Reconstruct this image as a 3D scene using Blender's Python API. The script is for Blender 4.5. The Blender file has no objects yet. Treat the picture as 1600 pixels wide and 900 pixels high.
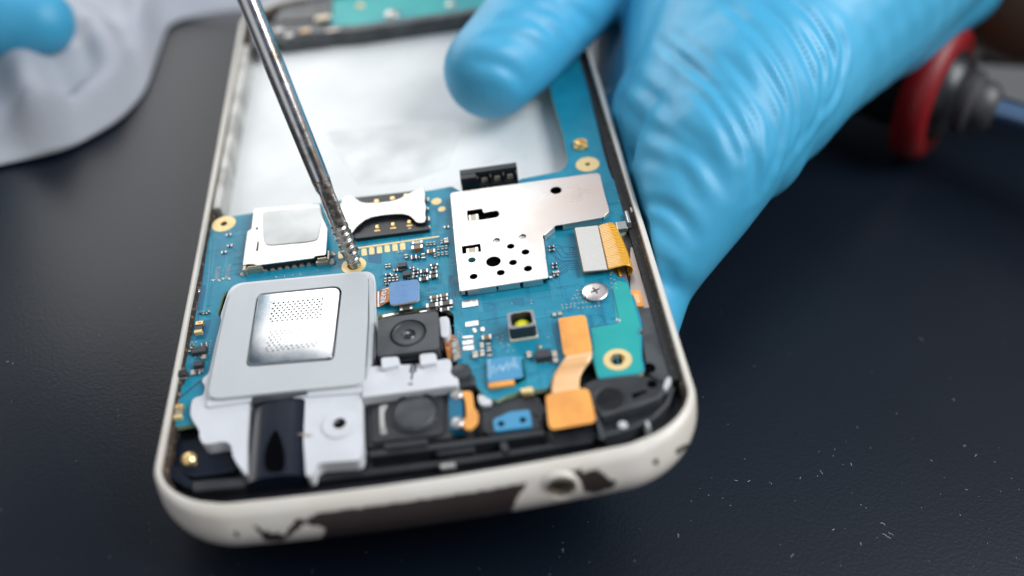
import bpy, bmesh, math, random
from mathutils import Vector, Matrix
from mathutils.geometry import tessellate_polygon
from mathutils.bvhtree import BVHTree
from mathutils.kdtree import KDTree
random.seed(7)
S = 0.001                                   # everything below is measured in millimetres
sc = bpy.context.scene
COL = sc.collection
# ------------------------------------------------------------------ camera geometry and reference frames
F = 1550.0
def ray(px, py): return Vector(((px-800)/F, -(py-450)/F, -1.0))
def frame(roll, elev):
    u = Vector((math.cos(roll), math.sin(roll), 0)); w = Vector((-math.sin(roll), math.cos(roll), 0)); z = Vector((0, 0, 1))
    return u, w*math.sin(elev)-z*math.cos(elev), w*math.cos(elev)+z*math.sin(elev)
uT, lT, nT = frame(math.radians(-6.5), math.radians(43))
CAM = Matrix((uT, lT, nT))                  # camera axes -> world axes
camz = -(nT.dot(ray(1350, 775)*148))        # height of the lens over the table
CPOS = Vector((0, 0, camz))
uP, lP, nP = frame(math.radians(8.33), math.radians(44.0))
PO = CPOS + CAM @ (ray(665, 470)*142.02)
PX, PY, PZ = CAM @ uP, CAM @ lP, CAM @ nP
PO = PO - PX*1.1 - PY*34                    # middle of the near edge of the phone, at rim height
PM = Matrix((PX, PY, PZ)).transposed()
PMI = PM.transposed()
TH = 7.3                                    # phone thickness
def hit(px, py, h):
    """point where the sight line meets the plane h mm over the phone's rim, in phone coordinates"""
    R = CAM @ ray(px, py); q = PO + PZ*h
    t = (q-CPOS).dot(PZ)/R.dot(PZ)
    return PMI @ (CPOS + R*t - PO)
def P(px, py, h=0.0):
    v = hit(px, py, h); return (v.x, v.y)
def PP(pts, h): return [P(a, b, h) for a, b in pts]
def ph2w(v): return PO + PM @ Vector(v)
def tb(px, py, z=0.0):
    R = CAM @ ray(px, py); t = (z-camz)/R.z
    return CPOS + R*t
def at(px, py, d): return CPOS + CAM @ (ray(px, py)*d)
def project(w):
    c = CAM.transposed() @ (w-CPOS)
    return 800+F*c.x/-c.z, 450-F*c.y/-c.z, -c.z
def mm_per_px(px, py, h): return (hit(px+1, py, h)-hit(px, py, h)).length
# ------------------------------------------------------------------ materials
MATS = {}
def mat(name, col, rough=0.5, metal=0.0, nz=None, bump=None, coat=0.0, col2=None, spec=0.5, rnz=None, sss=0.0, ior=None):
    """nz=(scale, detail, lo, hi) mixes col and col2; bump=(scale, strength, distance_mm); rnz=(scale, amount)"""
    m = bpy.data.materials.new(name); m.use_nodes = True; MATS[name] = m
    nt = m.node_tree; b = nt.nodes['Principled BSDF']; L = nt.links
    b.inputs['Base Color'].default_value = (*col, 1); b.inputs['Roughness'].default_value = rough
    b.inputs['Metallic'].default_value = metal; b.inputs['Coat Weight'].default_value = coat
    b.inputs['Specular IOR Level'].default_value = spec
    if sss:
        b.inputs['Subsurface Weight'].default_value = sss; b.inputs['Subsurface Scale'].default_value = 0.003
    tc = nt.nodes.new('ShaderNodeTexCoord')
    def noise(scale, det=4.0):
        n = nt.nodes.new('ShaderNodeTexNoise'); n.inputs['Scale'].default_value = scale; n.inputs['Detail'].default_value = det
        L.new(tc.outputs['Object'], n.inputs['Vector']); return n
    if col2:
        sc_, det, lo, hi = nz or (300, 4, .4, .6)
        n = noise(sc_, det); r = nt.nodes.new('ShaderNodeMapRange'); r.inputs['From Min'].default_value = lo; r.inputs['From Max'].default_value = hi
        L.new(n.outputs['Fac'], r.inputs['Value'])
        mx = nt.nodes.new('ShaderNodeMix'); mx.data_type = 'RGBA'
        mx.inputs['A'].default_value = (*col, 1); mx.inputs['B'].default_value = (*col2, 1)
        L.new(r.outputs['Result'], mx.inputs['Factor']); L.new(mx.outputs['Result'], b.inputs['Base Color'])
        m['mix'] = mx.name
    if rnz:
        n = noise(rnz[0], 5); r = nt.nodes.new('ShaderNodeMapRange')
        r.inputs['From Min'].default_value = .3; r.inputs['From Max'].default_value = .7
        r.inputs['To Min'].default_value = max(0, rough-rnz[1]); r.inputs['To Max'].default_value = rough+rnz[1]
        L.new(n.outputs['Fac'], r.inputs['Value']); L.new(r.outputs['Result'], b.inputs['Roughness'])
    if bump:
        n = noise(bump[0], 3); bp = nt.nodes.new('ShaderNodeBump'); bp.inputs['Strength'].default_value = bump[1]
        bp.inputs['Distance'].default_value = bump[2]*S
        L.new(n.outputs['Fac'], bp.inputs['Height']); L.new(bp.outputs['Normal'], b.inputs['Normal'])
        if coat: L.new(bp.outputs['Normal'], b.inputs['Coat Normal'])
    return m
mat('board_blue', (.007, .205, .315), .40, col2=(.011, .25, .35), nz=(260, 5, .35, .65), bump=(5200, .2, .03), rnz=(900, .08), spec=.35)
mat('board_teal', (.01, .29, .31), .38, col2=(.02, .36, .33), nz=(120, 3, .35, .65), spec=.35, bump=(3000, .12, .02))
mat('board_deep', (.006, .13, .23), .38, spec=.35, bump=(4000, .2, .02))
mat('board_edge', (.30, .48, .26), .5, col2=(.42, .5, .3), nz=(500, 2, .4, .6))
mat('trace_dark', (.012, .07, .15), .35)
mat('trace_light', (.025, .31, .43), .3)
mat('gold', (.95, .68, .30), .32, .85, rnz=(1500, .12), bump=(3000, .1, .02))
mat('pale_gold', (.80, .60, .28), .42, .25, rnz=(1500, .1), bump=(2500, .15, .02))
mat('bronze', (.42, .28, .09), .35, .9, bump=(3000, .4, .03))
mat('solder', (.60, .59, .56), .22, .9, bump=(4000, .5, .05), rnz=(2000, .1))
mat('tin', (.58, .57, .54), .34, .8, col2=(.50, .48, .45), nz=(900, 4, .4, .6), bump=(3500, .25, .02))
mat('shield_steel', (.70, .68, .655), .30, .92, col2=(.72, .60, .53), nz=(45, 3, .42, .62), bump=(900, .05, .05), rnz=(160, .07))
mat('pink_steel', (.62, .52, .46), .36, .8, col2=(.75, .60, .52), nz=(150, 4, .4, .65), bump=(900, .1, .05))
mat('card_label', (.74, .74, .70), .42, col2=(.66, .66, .62), nz=(300, 6, .4, .65), bump=(700, .3, .05))
mat('slot_steel', (.54, .54, .515), .26, .85, col2=(.46, .46, .43), nz=(300, 4, .4, .65), bump=(1200, .12, .04))
mat('tan_metal', (.48, .41, .31), .38, .7, bump=(1500, .2, .03))
mat('mesh_steel', (.60, .61, .62), .12, 1.0, col2=(.56, .57, .58), nz=(300, 5, .45, .7), bump=(160, .03, .05), rnz=(500, .02))
mat('bay_white', (.72, .725, .70), .6, .08, col2=(.80, .80, .78), nz=(45, 6, .4, .6), bump=(350, .10, .10), rnz=(120, .1))
mat('bay_scuff', (.52, .53, .53), .42, .25, col2=(.60, .615, .61), nz=(110, 6, .4, .6), bump=(160, .15, .08), rnz=(200, .12))
mat('bay_wall', (.50, .49, .46), .45, .3, col2=(.3, .29, .27), nz=(200, 4, .4, .6))
mat('grey_plastic', (.50, .515, .515), .42, col2=(.53, .545, .545), nz=(120, 5, .35, .65), bump=(2600, .12, .03))
mat('white_plastic', (.66, .66, .68), .38, col2=(.60, .60, .60), nz=(200, 4, .4, .7), bump=(1800, .12, .03))
mat('black_plastic', (.006, .007, .010), .38, col2=(.012, .014, .017), nz=(400, 4, .4, .6), bump=(1500, .2, .04))
mat('dark_grey', (.034, .038, .042), .42, col2=(.06, .066, .07), nz=(300, 4, .4, .6), bump=(2500, .2, .03))
mat('matte_black', (.013, .015, .018), .45, col2=(.022, .025, .028), nz=(300, 4, .4, .6), bump=(2500, .3, .03))
mat('faint_ink', (.30, .50, .64), .5)
mat('ic_black', (.035, .037, .042), .42, bump=(5000, .25, .02))
mat('hole_black', (.003, .003, .004), 1.0, spec=0.0)  # dead black paints the shade inside holes, gaps and openings
mat('navy_plastic', (.004, .007, .016), .28, bump=(900, .15, .04))
mat('ceramic_brown', (.22, .12, .06), .4); mat('ceramic_dark', (.06, .05, .05), .35); mat('ceramic_tan', (.55, .45, .33), .4)
mat('kapton', (.86, .38, .085), .45, col2=(.72, .29, .07), nz=(180, 5, .48, .66), bump=(1200, .1, .03), spec=.35)
mat('kapton_pale', (.84, .44, .16), .3, col2=(.85, .52, .27), nz=(150, 5, .4, .65), bump=(1200, .1, .03), coat=.3)
mat('copper_flex', (.42, .13, .03), .3, .2, col2=(.6, .22, .05), nz=(900, 4, .4, .6), coat=.4)
mat('blue_cap', (.10, .23, .44), .42, bump=(2500, .12, .03), col2=(.12, .26, .48), nz=(300, 3, .4, .6))
mat('blue_tape', (.05, .27, .46), .35)
mat('beige', (.62, .50, .36), .5)
mat('white_ink', (.85, .87, .88), .5)
mat('ink_dark', (.03, .03, .05), .5)
mat('phosphor', (.85, .78, .02), .4); mat('cream', (.75, .70, .52), .4)
mat('lens_glass', (.01, .012, .018), .03, coat=1.0); mat('lens_ring', (.04, .044, .048), .4)
mat('lens_ring2', (.25, .26, .27), .4)
mat('pad_steel', (.66, .63, .58), .45, .45, col2=(.6, .57, .52), nz=(2500, 4, .5, .7), bump=(3500, .3, .02))
mat('bay_scratch', (.56, .57, .57), .35, .4)
mat('gasket', (.015, .015, .016), .7, col2=(.2, .18, .15), nz=(2600, 4, .64, .72), bump=(3000, .8, .15))
mat('rust_glue', (.03, .018, .010), .6, col2=(.24, .17, .10), nz=(1100, 5, .54, .72), bump=(2500, .6, .1))
mat('screen_glass', (.01, .01, .012), .08)
mat('screw_steel', (.78, .70, .66), .25, .95, bump=(1500, .15, .03), rnz=(800, .1))
mat('chrome', (.74, .73, .72), .22, 1.0, col2=(.42, .36, .28), nz=(260, 5, .55, .68), bump=(500, .06, .1), rnz=(600, .08))
mat('worn_chrome', (.60, .57, .53), .27, 1.0, col2=(.38, .31, .24), nz=(900, 5, .45, .68), bump=(1300, .5, .12), rnz=(1500, .1))
mat('red_plastic', (.20, .002, .004), .5); mat('tool_black', (.012, .012, .014), .35); mat('tool_grey', (.07, .066, .066), .45, .3)
mat('tool_steel', (.16, .26, .40), .25, .9)
mat('cloth', (.42, .43, .46), .7, col2=(.36, .37, .41), nz=(30, 3, .4, .6), bump=(900, .3, .3))
mat('skin', (.16, .075, .04), .5, bump=(500, .3, .2), sss=.1)
mat('glove', (.05, .33, .53), .44, col2=(.07, .385, .60), nz=(40, 5, .4, .6), bump=(1100, .12, .12), rnz=(120, .08), spec=.42)
mat('dust', (.32, .33, .35), .7)
# ------------------------------------------------------------------ mesh builder (mm in, metres out)
def rnd(pts, r, n=4):
    out = []; N = len(pts)
    for i in range(N):
        p = Vector(pts[i][:2]); a = Vector(pts[i-1][:2])-p; b = Vector(pts[(i+1) % N][:2])-p
        ra = min(r, a.length*.45); rb = min(r, b.length*.45)
        A = p+a.normalized()*ra; B = p+b.normalized()*rb
        for k in range(n+1):
            t = k/n; q = A*(1-t)**2+p*2*t*(1-t)+B*t*t; out.append((q.x, q.y))
    return out
def circ(c, r, n=20, ry=None, ph=0.0):
    ry = ry or r
    return [(c[0]+r*math.cos(ph+2*math.pi*k/n), c[1]+ry*math.sin(ph+2*math.pi*k/n)) for k in range(n)]
def area2(l): return sum(l[i-1][0]*l[i][1]-l[i][0]*l[i-1][1] for i in range(len(l)))
def inside(x, y, poly):
    c = False
    for i in range(len(poly)):
        x1, y1 = poly[i-1][:2]; x2, y2 = poly[i][:2]
        if (y1 > y) != (y2 > y) and x < (x2-x1)*(y-y1)/(y2-y1)+x1: c = not c
    return c
class MB:
    def __init__(s): s.v = []; s.f = []; s.m = []
    def add(s, vs, fs, m=0):
        o = len(s.v); s.v += [tuple(v) for v in vs]; s.f += [tuple(o+i for i in f) for f in fs]; s.m += [m]*len(fs)
    def poly(s, loop, z0, z1, m=0, ms=None, holes=(), mb=None, bottom=True):
        """prism between z0 and z1 over a 2-D outline, with real holes"""
        ms = m if ms is None else ms
        if area2(loop) < 0: loop = loop[::-1]
        loops = [loop]+[h if area2(h) < 0 else h[::-1] for h in holes]
        flat = [p for l in loops for p in l]; n = len(flat)
        if holes:
            tris = tessellate_polygon([[Vector((p[0], p[1], 0)) for p in l] for l in loops])
            top = []
            for t in tris:
                a, b, c = (flat[i] for i in t)
                cr = (b[0]-a[0])*(c[1]-a[1])-(c[0]-a[0])*(b[1]-a[1])
                if abs(cr) < 1e-9: continue
                top.append(tuple(t) if cr > 0 else tuple(t[::-1]))
        else: top = [tuple(range(n))]
        s.add([(x, y, z1) for x, y in flat], top, m)
        if bottom: s.add([(x, y, z0) for x, y in flat], [f[::-1] for f in top], ms if mb is None else mb)
        o = 0
        vs = [(x, y, z0) for x, y in flat]+[(x, y, z1) for x, y in flat]; fs = []
        for l in loops:
            k = len(l)
            for i in range(k):
                j = (i+1) % k; fs.append((o+i, o+j, n+o+j, n+o+i))
            o += k
        s.add(vs, fs, ms)
    def box(s, c, sx, sy, z0, z1, ang=0.0, m=0, ms=None, taper=0.0):
        ca, sa = math.cos(ang), math.sin(ang)
        def q(a, b): return (c[0]+a*ca-b*sa, c[1]+a*sa+b*ca)
        lo = [q(a*sx/2, b*sy/2) for a, b in ((-1, -1), (1, -1), (1, 1), (-1, 1))]
        hi = [q(a*(sx/2-taper), b*(sy/2-taper)) for a, b in ((-1, -1), (1, -1), (1, 1), (-1, 1))]
        v = [(x, y, z0) for x, y in lo]+[(x, y, z1) for x, y in hi]
        s.add(v, [(4, 5, 6, 7)], m); s.add(v, [(3, 2, 1, 0), (0, 1, 5, 4), (1, 2, 6, 5), (2, 3, 7, 6), (3, 0, 4, 7)], m if ms is None else ms)
    def strip(s, pts, w, z0, z1, m=0):
        """flat ribbon following a 2-D polyline"""
        V = [Vector(p[:2]) for p in pts]; L = []; R = []
        for i, p in enumerate(V):
            d = Vector((0, 0))
            if i > 0: d += (p-V[i-1]).normalized()
            if i < len(V)-1: d += (V[i+1]-p).normalized()
            d = d.normalized() if d.length > 1e-6 else Vector((1, 0)); nn = Vector((-d.y, d.x))*(w/2)
            L.append(p+nn); R.append(p-nn)
        n = len(V)
        vs = [(p.x, p.y, z1) for p in L]+[(p.x, p.y, z1) for p in R]+[(p.x, p.y, z0) for p in L]+[(p.x, p.y, z0) for p in R]
        fs = []
        for i in range(n-1):
            fs += [(n+i, n+i+1, i+1, i), (i, i+1, 2*n+i+1, 2*n+i), (3*n+i, 3*n+i+1, n+i+1, n+i)]
        s.add(vs, fs, m)
    def ribbon(s, rows, m=0, thick=0.0):
        """sheet through rows of 3-D points (each row the same length); thick gives it a back"""
        n = len(rows[0]); k = len(rows); vs = [tuple(p) for r in rows for p in r]
        fs = [(i*n+j, i*n+j+1, (i+1)*n+j+1, (i+1)*n+j) for i in range(k-1) for j in range(n-1)]
        s.add(vs, fs, m)
    def lathe(s, prof, c=(0, 0), n=24, m=0):
        """prof: (radius, z) list from the bottom up, around a vertical axis"""
        k = len(prof); vs = [(c[0]+r*math.cos(2*math.pi*j/n), c[1]+r*math.sin(2*math.pi*j/n), z) for r, z in prof for j in range(n)]
        fs = [(i*n+j, i*n+(j+1) % n, (i+1)*n+(j+1) % n, (i+1)*n+j) for i in range(k-1) for j in range(n)]
        s.add(vs, fs, m)
    def mesh(s, name, mats, smooth=30):
        me = bpy.data.meshes.new(name)
        me.from_pydata([(x*S, y*S, z*S) for x, y, z in s.v], [], s.f)
        for k in mats: me.materials.append(MATS[k])
        for i, p in enumerate(me.polygons): p.material_index = s.m[i]; p.use_smooth = bool(smooth)
        me.update()
        bm = bmesh.new(); bm.from_mesh(me); bmesh.ops.remove_doubles(bm, verts=bm.verts, dist=2e-7)
        bm.to_mesh(me); bm.free()
        if smooth: me.set_sharp_from_angle(angle=math.radians(smooth))
        return me
    def build(s, name, mats, parent=None, bevel=0.0, smooth=30, seg=2, loc=None, label=None):
        if isinstance(mats, str): mats = [mats]
        me = s.mesh(name, mats, smooth)
        o = bpy.data.objects.new(name, me); COL.objects.link(o); o.parent = parent
        if loc: o.location = Vector(loc)*S
        if bevel:
            b = o.modifiers.new('bevel', 'BEVEL'); b.width = bevel*S; b.segments = seg; b.limit_method = 'ANGLE'
            b.angle_limit = math.radians(40); b.harden_normals = True
        if label: o['label'] = label
        return o
def thing(name, label, cat, group=None):
    o = bpy.data.objects.new(name, None); COL.objects.link(o); o['label'] = label; o['category'] = cat
    o.empty_display_size = .01
    if group: o['group'] = group
    return o
def tag(o, label=None, cat=None, group=None, kind=None):
    for k, v in (('label', label), ('category', cat), ('group', group), ('kind', kind)):
        if v: o[k] = v
    return o
def bake(o):
    """apply modifiers"""
    dg = bpy.context.evaluated_depsgraph_get(); me = bpy.data.meshes.new_from_object(o.evaluated_get(dg))
    o.modifiers.clear(); o.data = me; return o
def absorb(par, *kids):
    """surface pattern belongs to the mesh of its part"""
    for k in kids:
        if k.modifiers: bake(k)
        if par.modifiers: bake(par)
        mm_ = list(par.data.materials); idx = []
        for m_ in k.data.materials:
            if m_ not in mm_: mm_.append(m_); par.data.materials.append(m_)
            idx.append(mm_.index(m_))
        a = bmesh.new(); a.from_mesh(par.data); k2 = k.data.copy()
        if k.parent == par: k2.transform(Matrix.Translation(k.location))
        n0 = len(a.faces); a.from_mesh(k2); a.faces.ensure_lookup_table()
        for f in a.faces[n0:]: f.material_index = idx[f.material_index]
        a.to_mesh(par.data); a.free(); bpy.data.objects.remove(k); bpy.data.meshes.remove(k2)
def lettering(text, size, name='lettering', mats='white_ink', parent=None, loc=(0, 0, 0), rot=0.0, sx=1.0, bold=0.0):
    cu = bpy.data.curves.new('t', 'FONT'); cu.body = text; cu.size = size*S; cu.align_x = 'CENTER'; cu.align_y = 'CENTER'
    cu.offset = bold*S; cu.extrude = .004*S
    t = bpy.data.objects.new('t', cu); COL.objects.link(t)
    me = bpy.data.meshes.new_from_object(t.evaluated_get(bpy.context.evaluated_depsgraph_get()))
    bpy.data.objects.remove(t); bpy.data.curves.remove(cu)
    me.materials.clear(); me.materials.append(MATS[mats])
    o = bpy.data.objects.new(name, me); COL.objects.link(o); o.parent = parent
    o.location = Vector(loc)*S; o.rotation_euler = (0, 0, rot); o.scale = (sx, 1, 1)
    return o
# ================================================================== THE PHONE
phone = thing('smartphone', 'opened white smartphone with exposed blue circuit board, chipped rim, held over the table', 'phone')
HB = -1.3                                   # top of the circuit board under the rim
BT = HB+.03                                 # printed things on the board
def outline(off, n=10):
    """phone outline moved inwards by off mm, counter-clockwise from near left"""
    hw, ln, r = 34.9, 136.6, 10.8
    pts = []
    for cx, cy, a0 in ((-hw+r, r, 180), (hw-r, r, 270), (hw-r, ln-r, 0), (-hw+r, ln-r, 90)):
        for k in range(n+1):
            a = math.radians(a0+90*k/n); pts.append((cx+(r-off)*math.cos(a), cy+(r-off)*math.sin(a)))
    return pts
def fine(pts):
    """densify the near edge for the paint wear"""
    out = []; N = len(pts)
    for i in range(N):
        a, b = pts[i], pts[(i+1) % N]; L = math.dist(a, b); st = .16 if (a[1]+b[1])/2 < 13 else 4
        k = max(1, round(L/st)); out += [(a[0]+(b[0]-a[0])*j/k, a[1]+(b[1]-a[1])*j/k) for j in range(k)]
    return out
base = fine(outline(0, 40))
N = len(base)
nrm = []
for i in range(N):
    d = Vector(base[(i+1) % N])-Vector(base[i-1]); d.normalize(); nrm.append(Vector((d.y, -d.x)))
def bulge(x, y):
    return (x, y+1.9*(x/34.9)**2*(1 if y < 68 else -1)*max(0, abs(y-68.3)-50)/18)
SIDE = [(1.1, -6.9), (1.1, -5), (1.1, -2.5), (1.1, -.4), (1.08, -.1), (1.0, 0), (.8, .02), (.6, -.03), (.42, -.14), (.28, -.32), (.16, -.6)]
NEAR = [(3.35, -6.9), (3.35, -5), (3.35, -2.5), (3.35, -.4), (3.3, -.1), (3.15, 0), (2.9, .0), (2.6, -.07), (2.3, -.2), (2.0, -.38), (1.7, -.6)]
SIDE += [(.16*(1-k/8)**1.5, -.6-2.4*k/8) for k in range(1, 9)]
NEAR += [(.35+1.35*(1-k/8)**1.6, -.6-3.4*k/8) for k in range(1, 9)]
SIDE += [(1.9*(1-math.cos(math.pi/2*k/15)), -3.0-4.3*math.sin(math.pi/2*k/15)) for k in range(1, 16)]
NEAR += [(.35+2.3*(1-math.cos(math.pi/2*k/15)), -4.0-3.3*math.sin(math.pi/2*k/15)) for k in range(1, 16)]
K = len(SIDE)
b = MB()
vs = []
for (o1, z1_), (o2, z2_) in zip(SIDE, NEAR):
    for p, q in zip(base, nrm):
        w_ = min(1, abs(q.y)*1.05)**1.5; o_ = o1*(1-w_)+o2*w_
        x, y = bulge(p[0]-q.x*o_, p[1]-q.y*o_); vs.append((x, y, z1_*(1-w_)+z2_*w_))
fs = [(i*N+j, ((i+1) % K)*N+j, ((i+1) % K)*N+(j+1) % N, i*N+(j+1) % N) for i in range(K) for j in range(N)]
b.add(vs, [f[::-1] for f in fs])
def inn_off(q, e=0.0):
    w_ = min(1, abs(q.y)*1.05)**1.5; return 1.1*(1-w_)+3.35*w_+e
# white paint, worn away in places to the dark primer
m = mat('rim_paint', (.67, .62, .55), .36, coat=.2, col2=(.62, .56, .48), nz=(90, 4, .4, .65), bump=(800, .06, .05), rnz=(300, .06))
nt = m.node_tree; bs = nt.nodes['Principled BSDF']; att = nt.nodes.new('ShaderNodeAttribute'); att.attribute_name = 'wear'
tc = nt.nodes.new('ShaderNodeTexCoord'); nzn = nt.nodes.new('ShaderNodeTexNoise'); nzn.inputs['Scale'].default_value = 1100; nzn.inputs['Detail'].default_value = 4
nt.links.new(tc.outputs['Object'], nzn.inputs['Vector'])
ad = nt.nodes.new('ShaderNodeMath'); ad.operation = 'ADD'; nt.links.new(att.outputs['Fac'], ad.inputs[0])
sb = nt.nodes.new('ShaderNodeMath'); sb.operation = 'MULTIPLY_ADD'; sb.inputs[1].default_value = 1.3; sb.inputs[2].default_value = -.65
nt.links.new(nzn.outputs['Fac'], sb.inputs[0]); nt.links.new(sb.outputs[0], ad.inputs[1])
mr = nt.nodes.new('ShaderNodeMapRange'); mr.inputs['From Min'].default_value = .40; mr.inputs['From Max'].default_value = .62
nt.links.new(ad.outputs[0], mr.inputs['Value'])
mx = nt.nodes.new('ShaderNodeMix'); mx.data_type = 'RGBA'; mx.inputs['B'].default_value = (.035, .024, .022, 1)
nt.links.new(nt.nodes[m['mix']].outputs['Result'], mx.inputs['A']); nt.links.new(mr.outputs['Result'], mx.inputs['Factor'])
nt.links.new(mx.outputs['Result'], bs.inputs['Base Color'])
wb = nt.nodes.new('ShaderNodeBump'); wb.invert = True; wb.inputs['Strength'].default_value = .8; wb.inputs['Distance'].default_value = .12*S
nt.links.new(mr.outputs['Result'], wb.inputs['Height']); nt.links.new(bs.inputs['Normal'].links[0].from_socket, wb.inputs['Normal']); nt.links.new(wb.outputs['Normal'], bs.inputs['Normal'])
rim = b.build('outer_rim', 'rim_paint', phone, smooth=50)
# headphone jack opening bored through the near side
def side_hit(px, py, yy):
    R = PMI @ (CAM @ ray(px, py)); q = PMI @ (CPOS-PO); t = (yy-q.y)/R.y
    v = q+R*t; return v
jk = side_hit(876, 762, 1.0)
cut = MB(); cut.lathe([(0, -5), (1.75, -5), (1.75, 5), (0, 5)], n=32)
co = cut.build('cutter', 'hole_black', None, smooth=0)
co.matrix_world = Matrix.Translation(Vector((jk.x, jk.y, jk.z))*S) @ Matrix.Rotation(math.pi/2, 4, 'X')
bo = rim.modifiers.new('b', 'BOOLEAN'); bo.operation = 'DIFFERENCE'; bo.object = co; bo.solver = 'EXACT'
rim.parent = None
bpy.context.view_layer.update(); bake(rim); rim.parent = phone
bpy.data.objects.remove(co)
for p in rim.data.polygons: p.use_smooth = True
rim.data.set_sharp_from_angle(angle=math.radians(50))
# wear patches, measured on the near side
WEAR = [[(470, 818), (500, 800), (540, 796), (600, 786), (660, 778), (720, 770), (780, 760), (822, 757), (815, 768), (808, 778), (800, 800), (770, 818), (700, 835), (620, 850), (560, 858), (500, 862), (502, 842), (508, 826)],
        [(392, 818), (402, 822), (412, 830), (430, 834), (445, 836), (452, 826), (462, 812), (474, 808), (478, 816), (468, 826), (452, 838), (440, 846), (415, 846), (405, 834)],
        [(880, 742), (900, 735), (940, 736), (952, 748), (966, 752), (955, 764), (925, 772), (912, 768), (906, 752), (896, 746), (884, 748), (872, 756), (868, 750)],
        [(1052, 706), (1072, 694), (1078, 697), (1060, 710)], [(1020, 718), (1028, 718), (1028, 726), (1020, 726)], [(366, 832), (374, 832), (374, 840), (366, 840)],
        [(680, 812), (700, 808), (712, 812), (700, 820)]]
me = rim.data; at_ = me.attributes.new('wear', 'FLOAT', 'POINT')
for v in me.vertices:
    w = 0.0
    if v.co.y < 12*S and v.co.z < -.2*S:
        X = Vector(v.co)/S
        px, py, _ = project(ph2w(X))
        for pl in WEAR:
            if inside(px, py, pl): w = 1.0; break
        if X.z < -7.0 and 470 < px < 800: w = max(w, .55)
    at_.data[v.index].value = w
jb = MB(); jb.lathe([(1.75, 0), (1.65, .02), (1.6, -.8), (1.45, -3.5), (.0, -3.6)], n=28)
jo = jb.build('headphone_socket', ['tan_metal'], phone, smooth=50)
jo.location = (jk.x*S, (jk.y-.1)*S, jk.z*S); jo.rotation_euler = (math.pi/2, 0, 0)
jb = MB(); jb.lathe([(2.35, -.6), (2.3, -.05), (2.1, .1), (1.85, .08), (1.75, -.1), (1.75, -1.2)], n=32)
jr = jb.build('socket_ring', 'rim_paint', phone, smooth=60)
jr.location = (jk.x*S, (jk.y)*S, jk.z*S); jr.rotation_euler = (math.pi/2-.12, 0, 0)

def inner(e): return [bulge(p[0]-q.x*inn_off(q, e), p[1]-q.y*inn_off(q, e)) for p, q in list(zip(base, nrm))[::3]]
b = MB(); b.poly(inner(-.1), -7.2, -6.7); b.build('screen_glass', 'screen_glass', phone)
b = MB(); b.poly(inner(-.08), -6.6, -5.0); b.build('midframe', 'black_plastic', phone)
b = MB(); cf = [q for q in inner(-.05) if q[1] < 56]; b.poly(cf, -5.0, -3.4); b.build('chin_floor', 'black_plastic', phone)
# glue and dirt left in the groove along the rim
b = MB()
gi = [bulge(p[0]-q.x*inn_off(q, .02), p[1]-q.y*inn_off(q, .02)) for p, q in zip(base, nrm)][::2]; go = [bulge(p[0]-q.x*inn_off(q, .6), p[1]-q.y*inn_off(q, .6)) for p, q in zip(base, nrm)][::2]
n_ = len(gi); random.seed(3)
vs = [(x, y, -.75+random.uniform(-.2, .15)) for x, y in gi]+[(x, y, -1.5+random.uniform(-.25, .2)) for x, y in go]+[(x, y, -3.4) for x, y in go]
b.add(vs, [(i, (i+1) % n_, n_+(i+1) % n_, n_+i) for i in range(n_)]+[(n_+i, n_+(i+1) % n_, 2*n_+(i+1) % n_, 2*n_+i) for i in range(n_)])
b.build('glue_residue', 'rust_glue', phone, smooth=0)
# thin inner ledge following the rim on the two long sides
b = MB()
for sx in (-1, 1):
    b.poly([(sx*33.7, 14), (sx*(33.2 if sx < 0 else 32.3), 14), (sx*(33.2 if sx < 0 else 32.3), 122), (sx*33.7, 122)], -4.9, -1.9 if sx < 0 else -1.2)
b.build('side_ledge', 'gasket' , phone, bevel=.12)
# ---------------------------------------------------------------- battery bay
hb = -4.6
bay = MB()
fl = PP([(350, 345), (368, 240), (404, 68), (470, 62), (560, 54), (745, 22), (856, 4), (868, 100), (888, 190), (900, 300)], hb)
bay.poly(rnd(fl, .3), hb-.3, hb, 0)
bay.build('battery_bay', ['bay_white'], phone)
b = MB(); b.poly(rnd(PP([(508, 205), (600, 196), (700, 186), (724, 200), (700, 262), (640, 284), (560, 290), (535, 250)], hb), .4), hb, hb+.02)
random.seed(13)
for k in range(70):
    x, y = random.uniform(390, 860), random.uniform(75, 320); a = random.uniform(0, 3.14); L_ = random.uniform(6, 46)
    b.strip(PP([(x, y), (x+L_*math.cos(a)*.5, y+L_*.3*math.sin(a)), (x+L_*math.cos(a+.2), y+L_*.6*math.sin(a+.2))], hb), random.uniform(.04, .12), hb, hb+.012, 1)
b.poly(rnd(PP([(548, 240), (640, 215), (700, 212), (690, 240), (600, 262)], hb), .5), hb, hb+.035)
b.build('label_scuff', ['bay_scuff', 'bay_scratch'], phone)
b = MB()
lw = PP([(392, 62), (377, 80), (335, 345), (344, 345), (387, 88), (398, 68)], -.6)
b.poly([(-33.7, 64), (-32.2, 64), (-32.2, 117), (-33.7, 117)], -5, -.9)
b.build('bay_wall', ['bay_wall'], phone, bevel=.25)
b = MB()
b.poly(PP([(398, 78), (404, 66), (430, 56), (560, 47), (745, 20), (856, -4), (856, -12), (745, 12), (560, 38), (430, 46), (392, 60)], -1.0), hb, -1.0)
b.build('bay_wall', ['dark_grey'], phone, bevel=.2)
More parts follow.
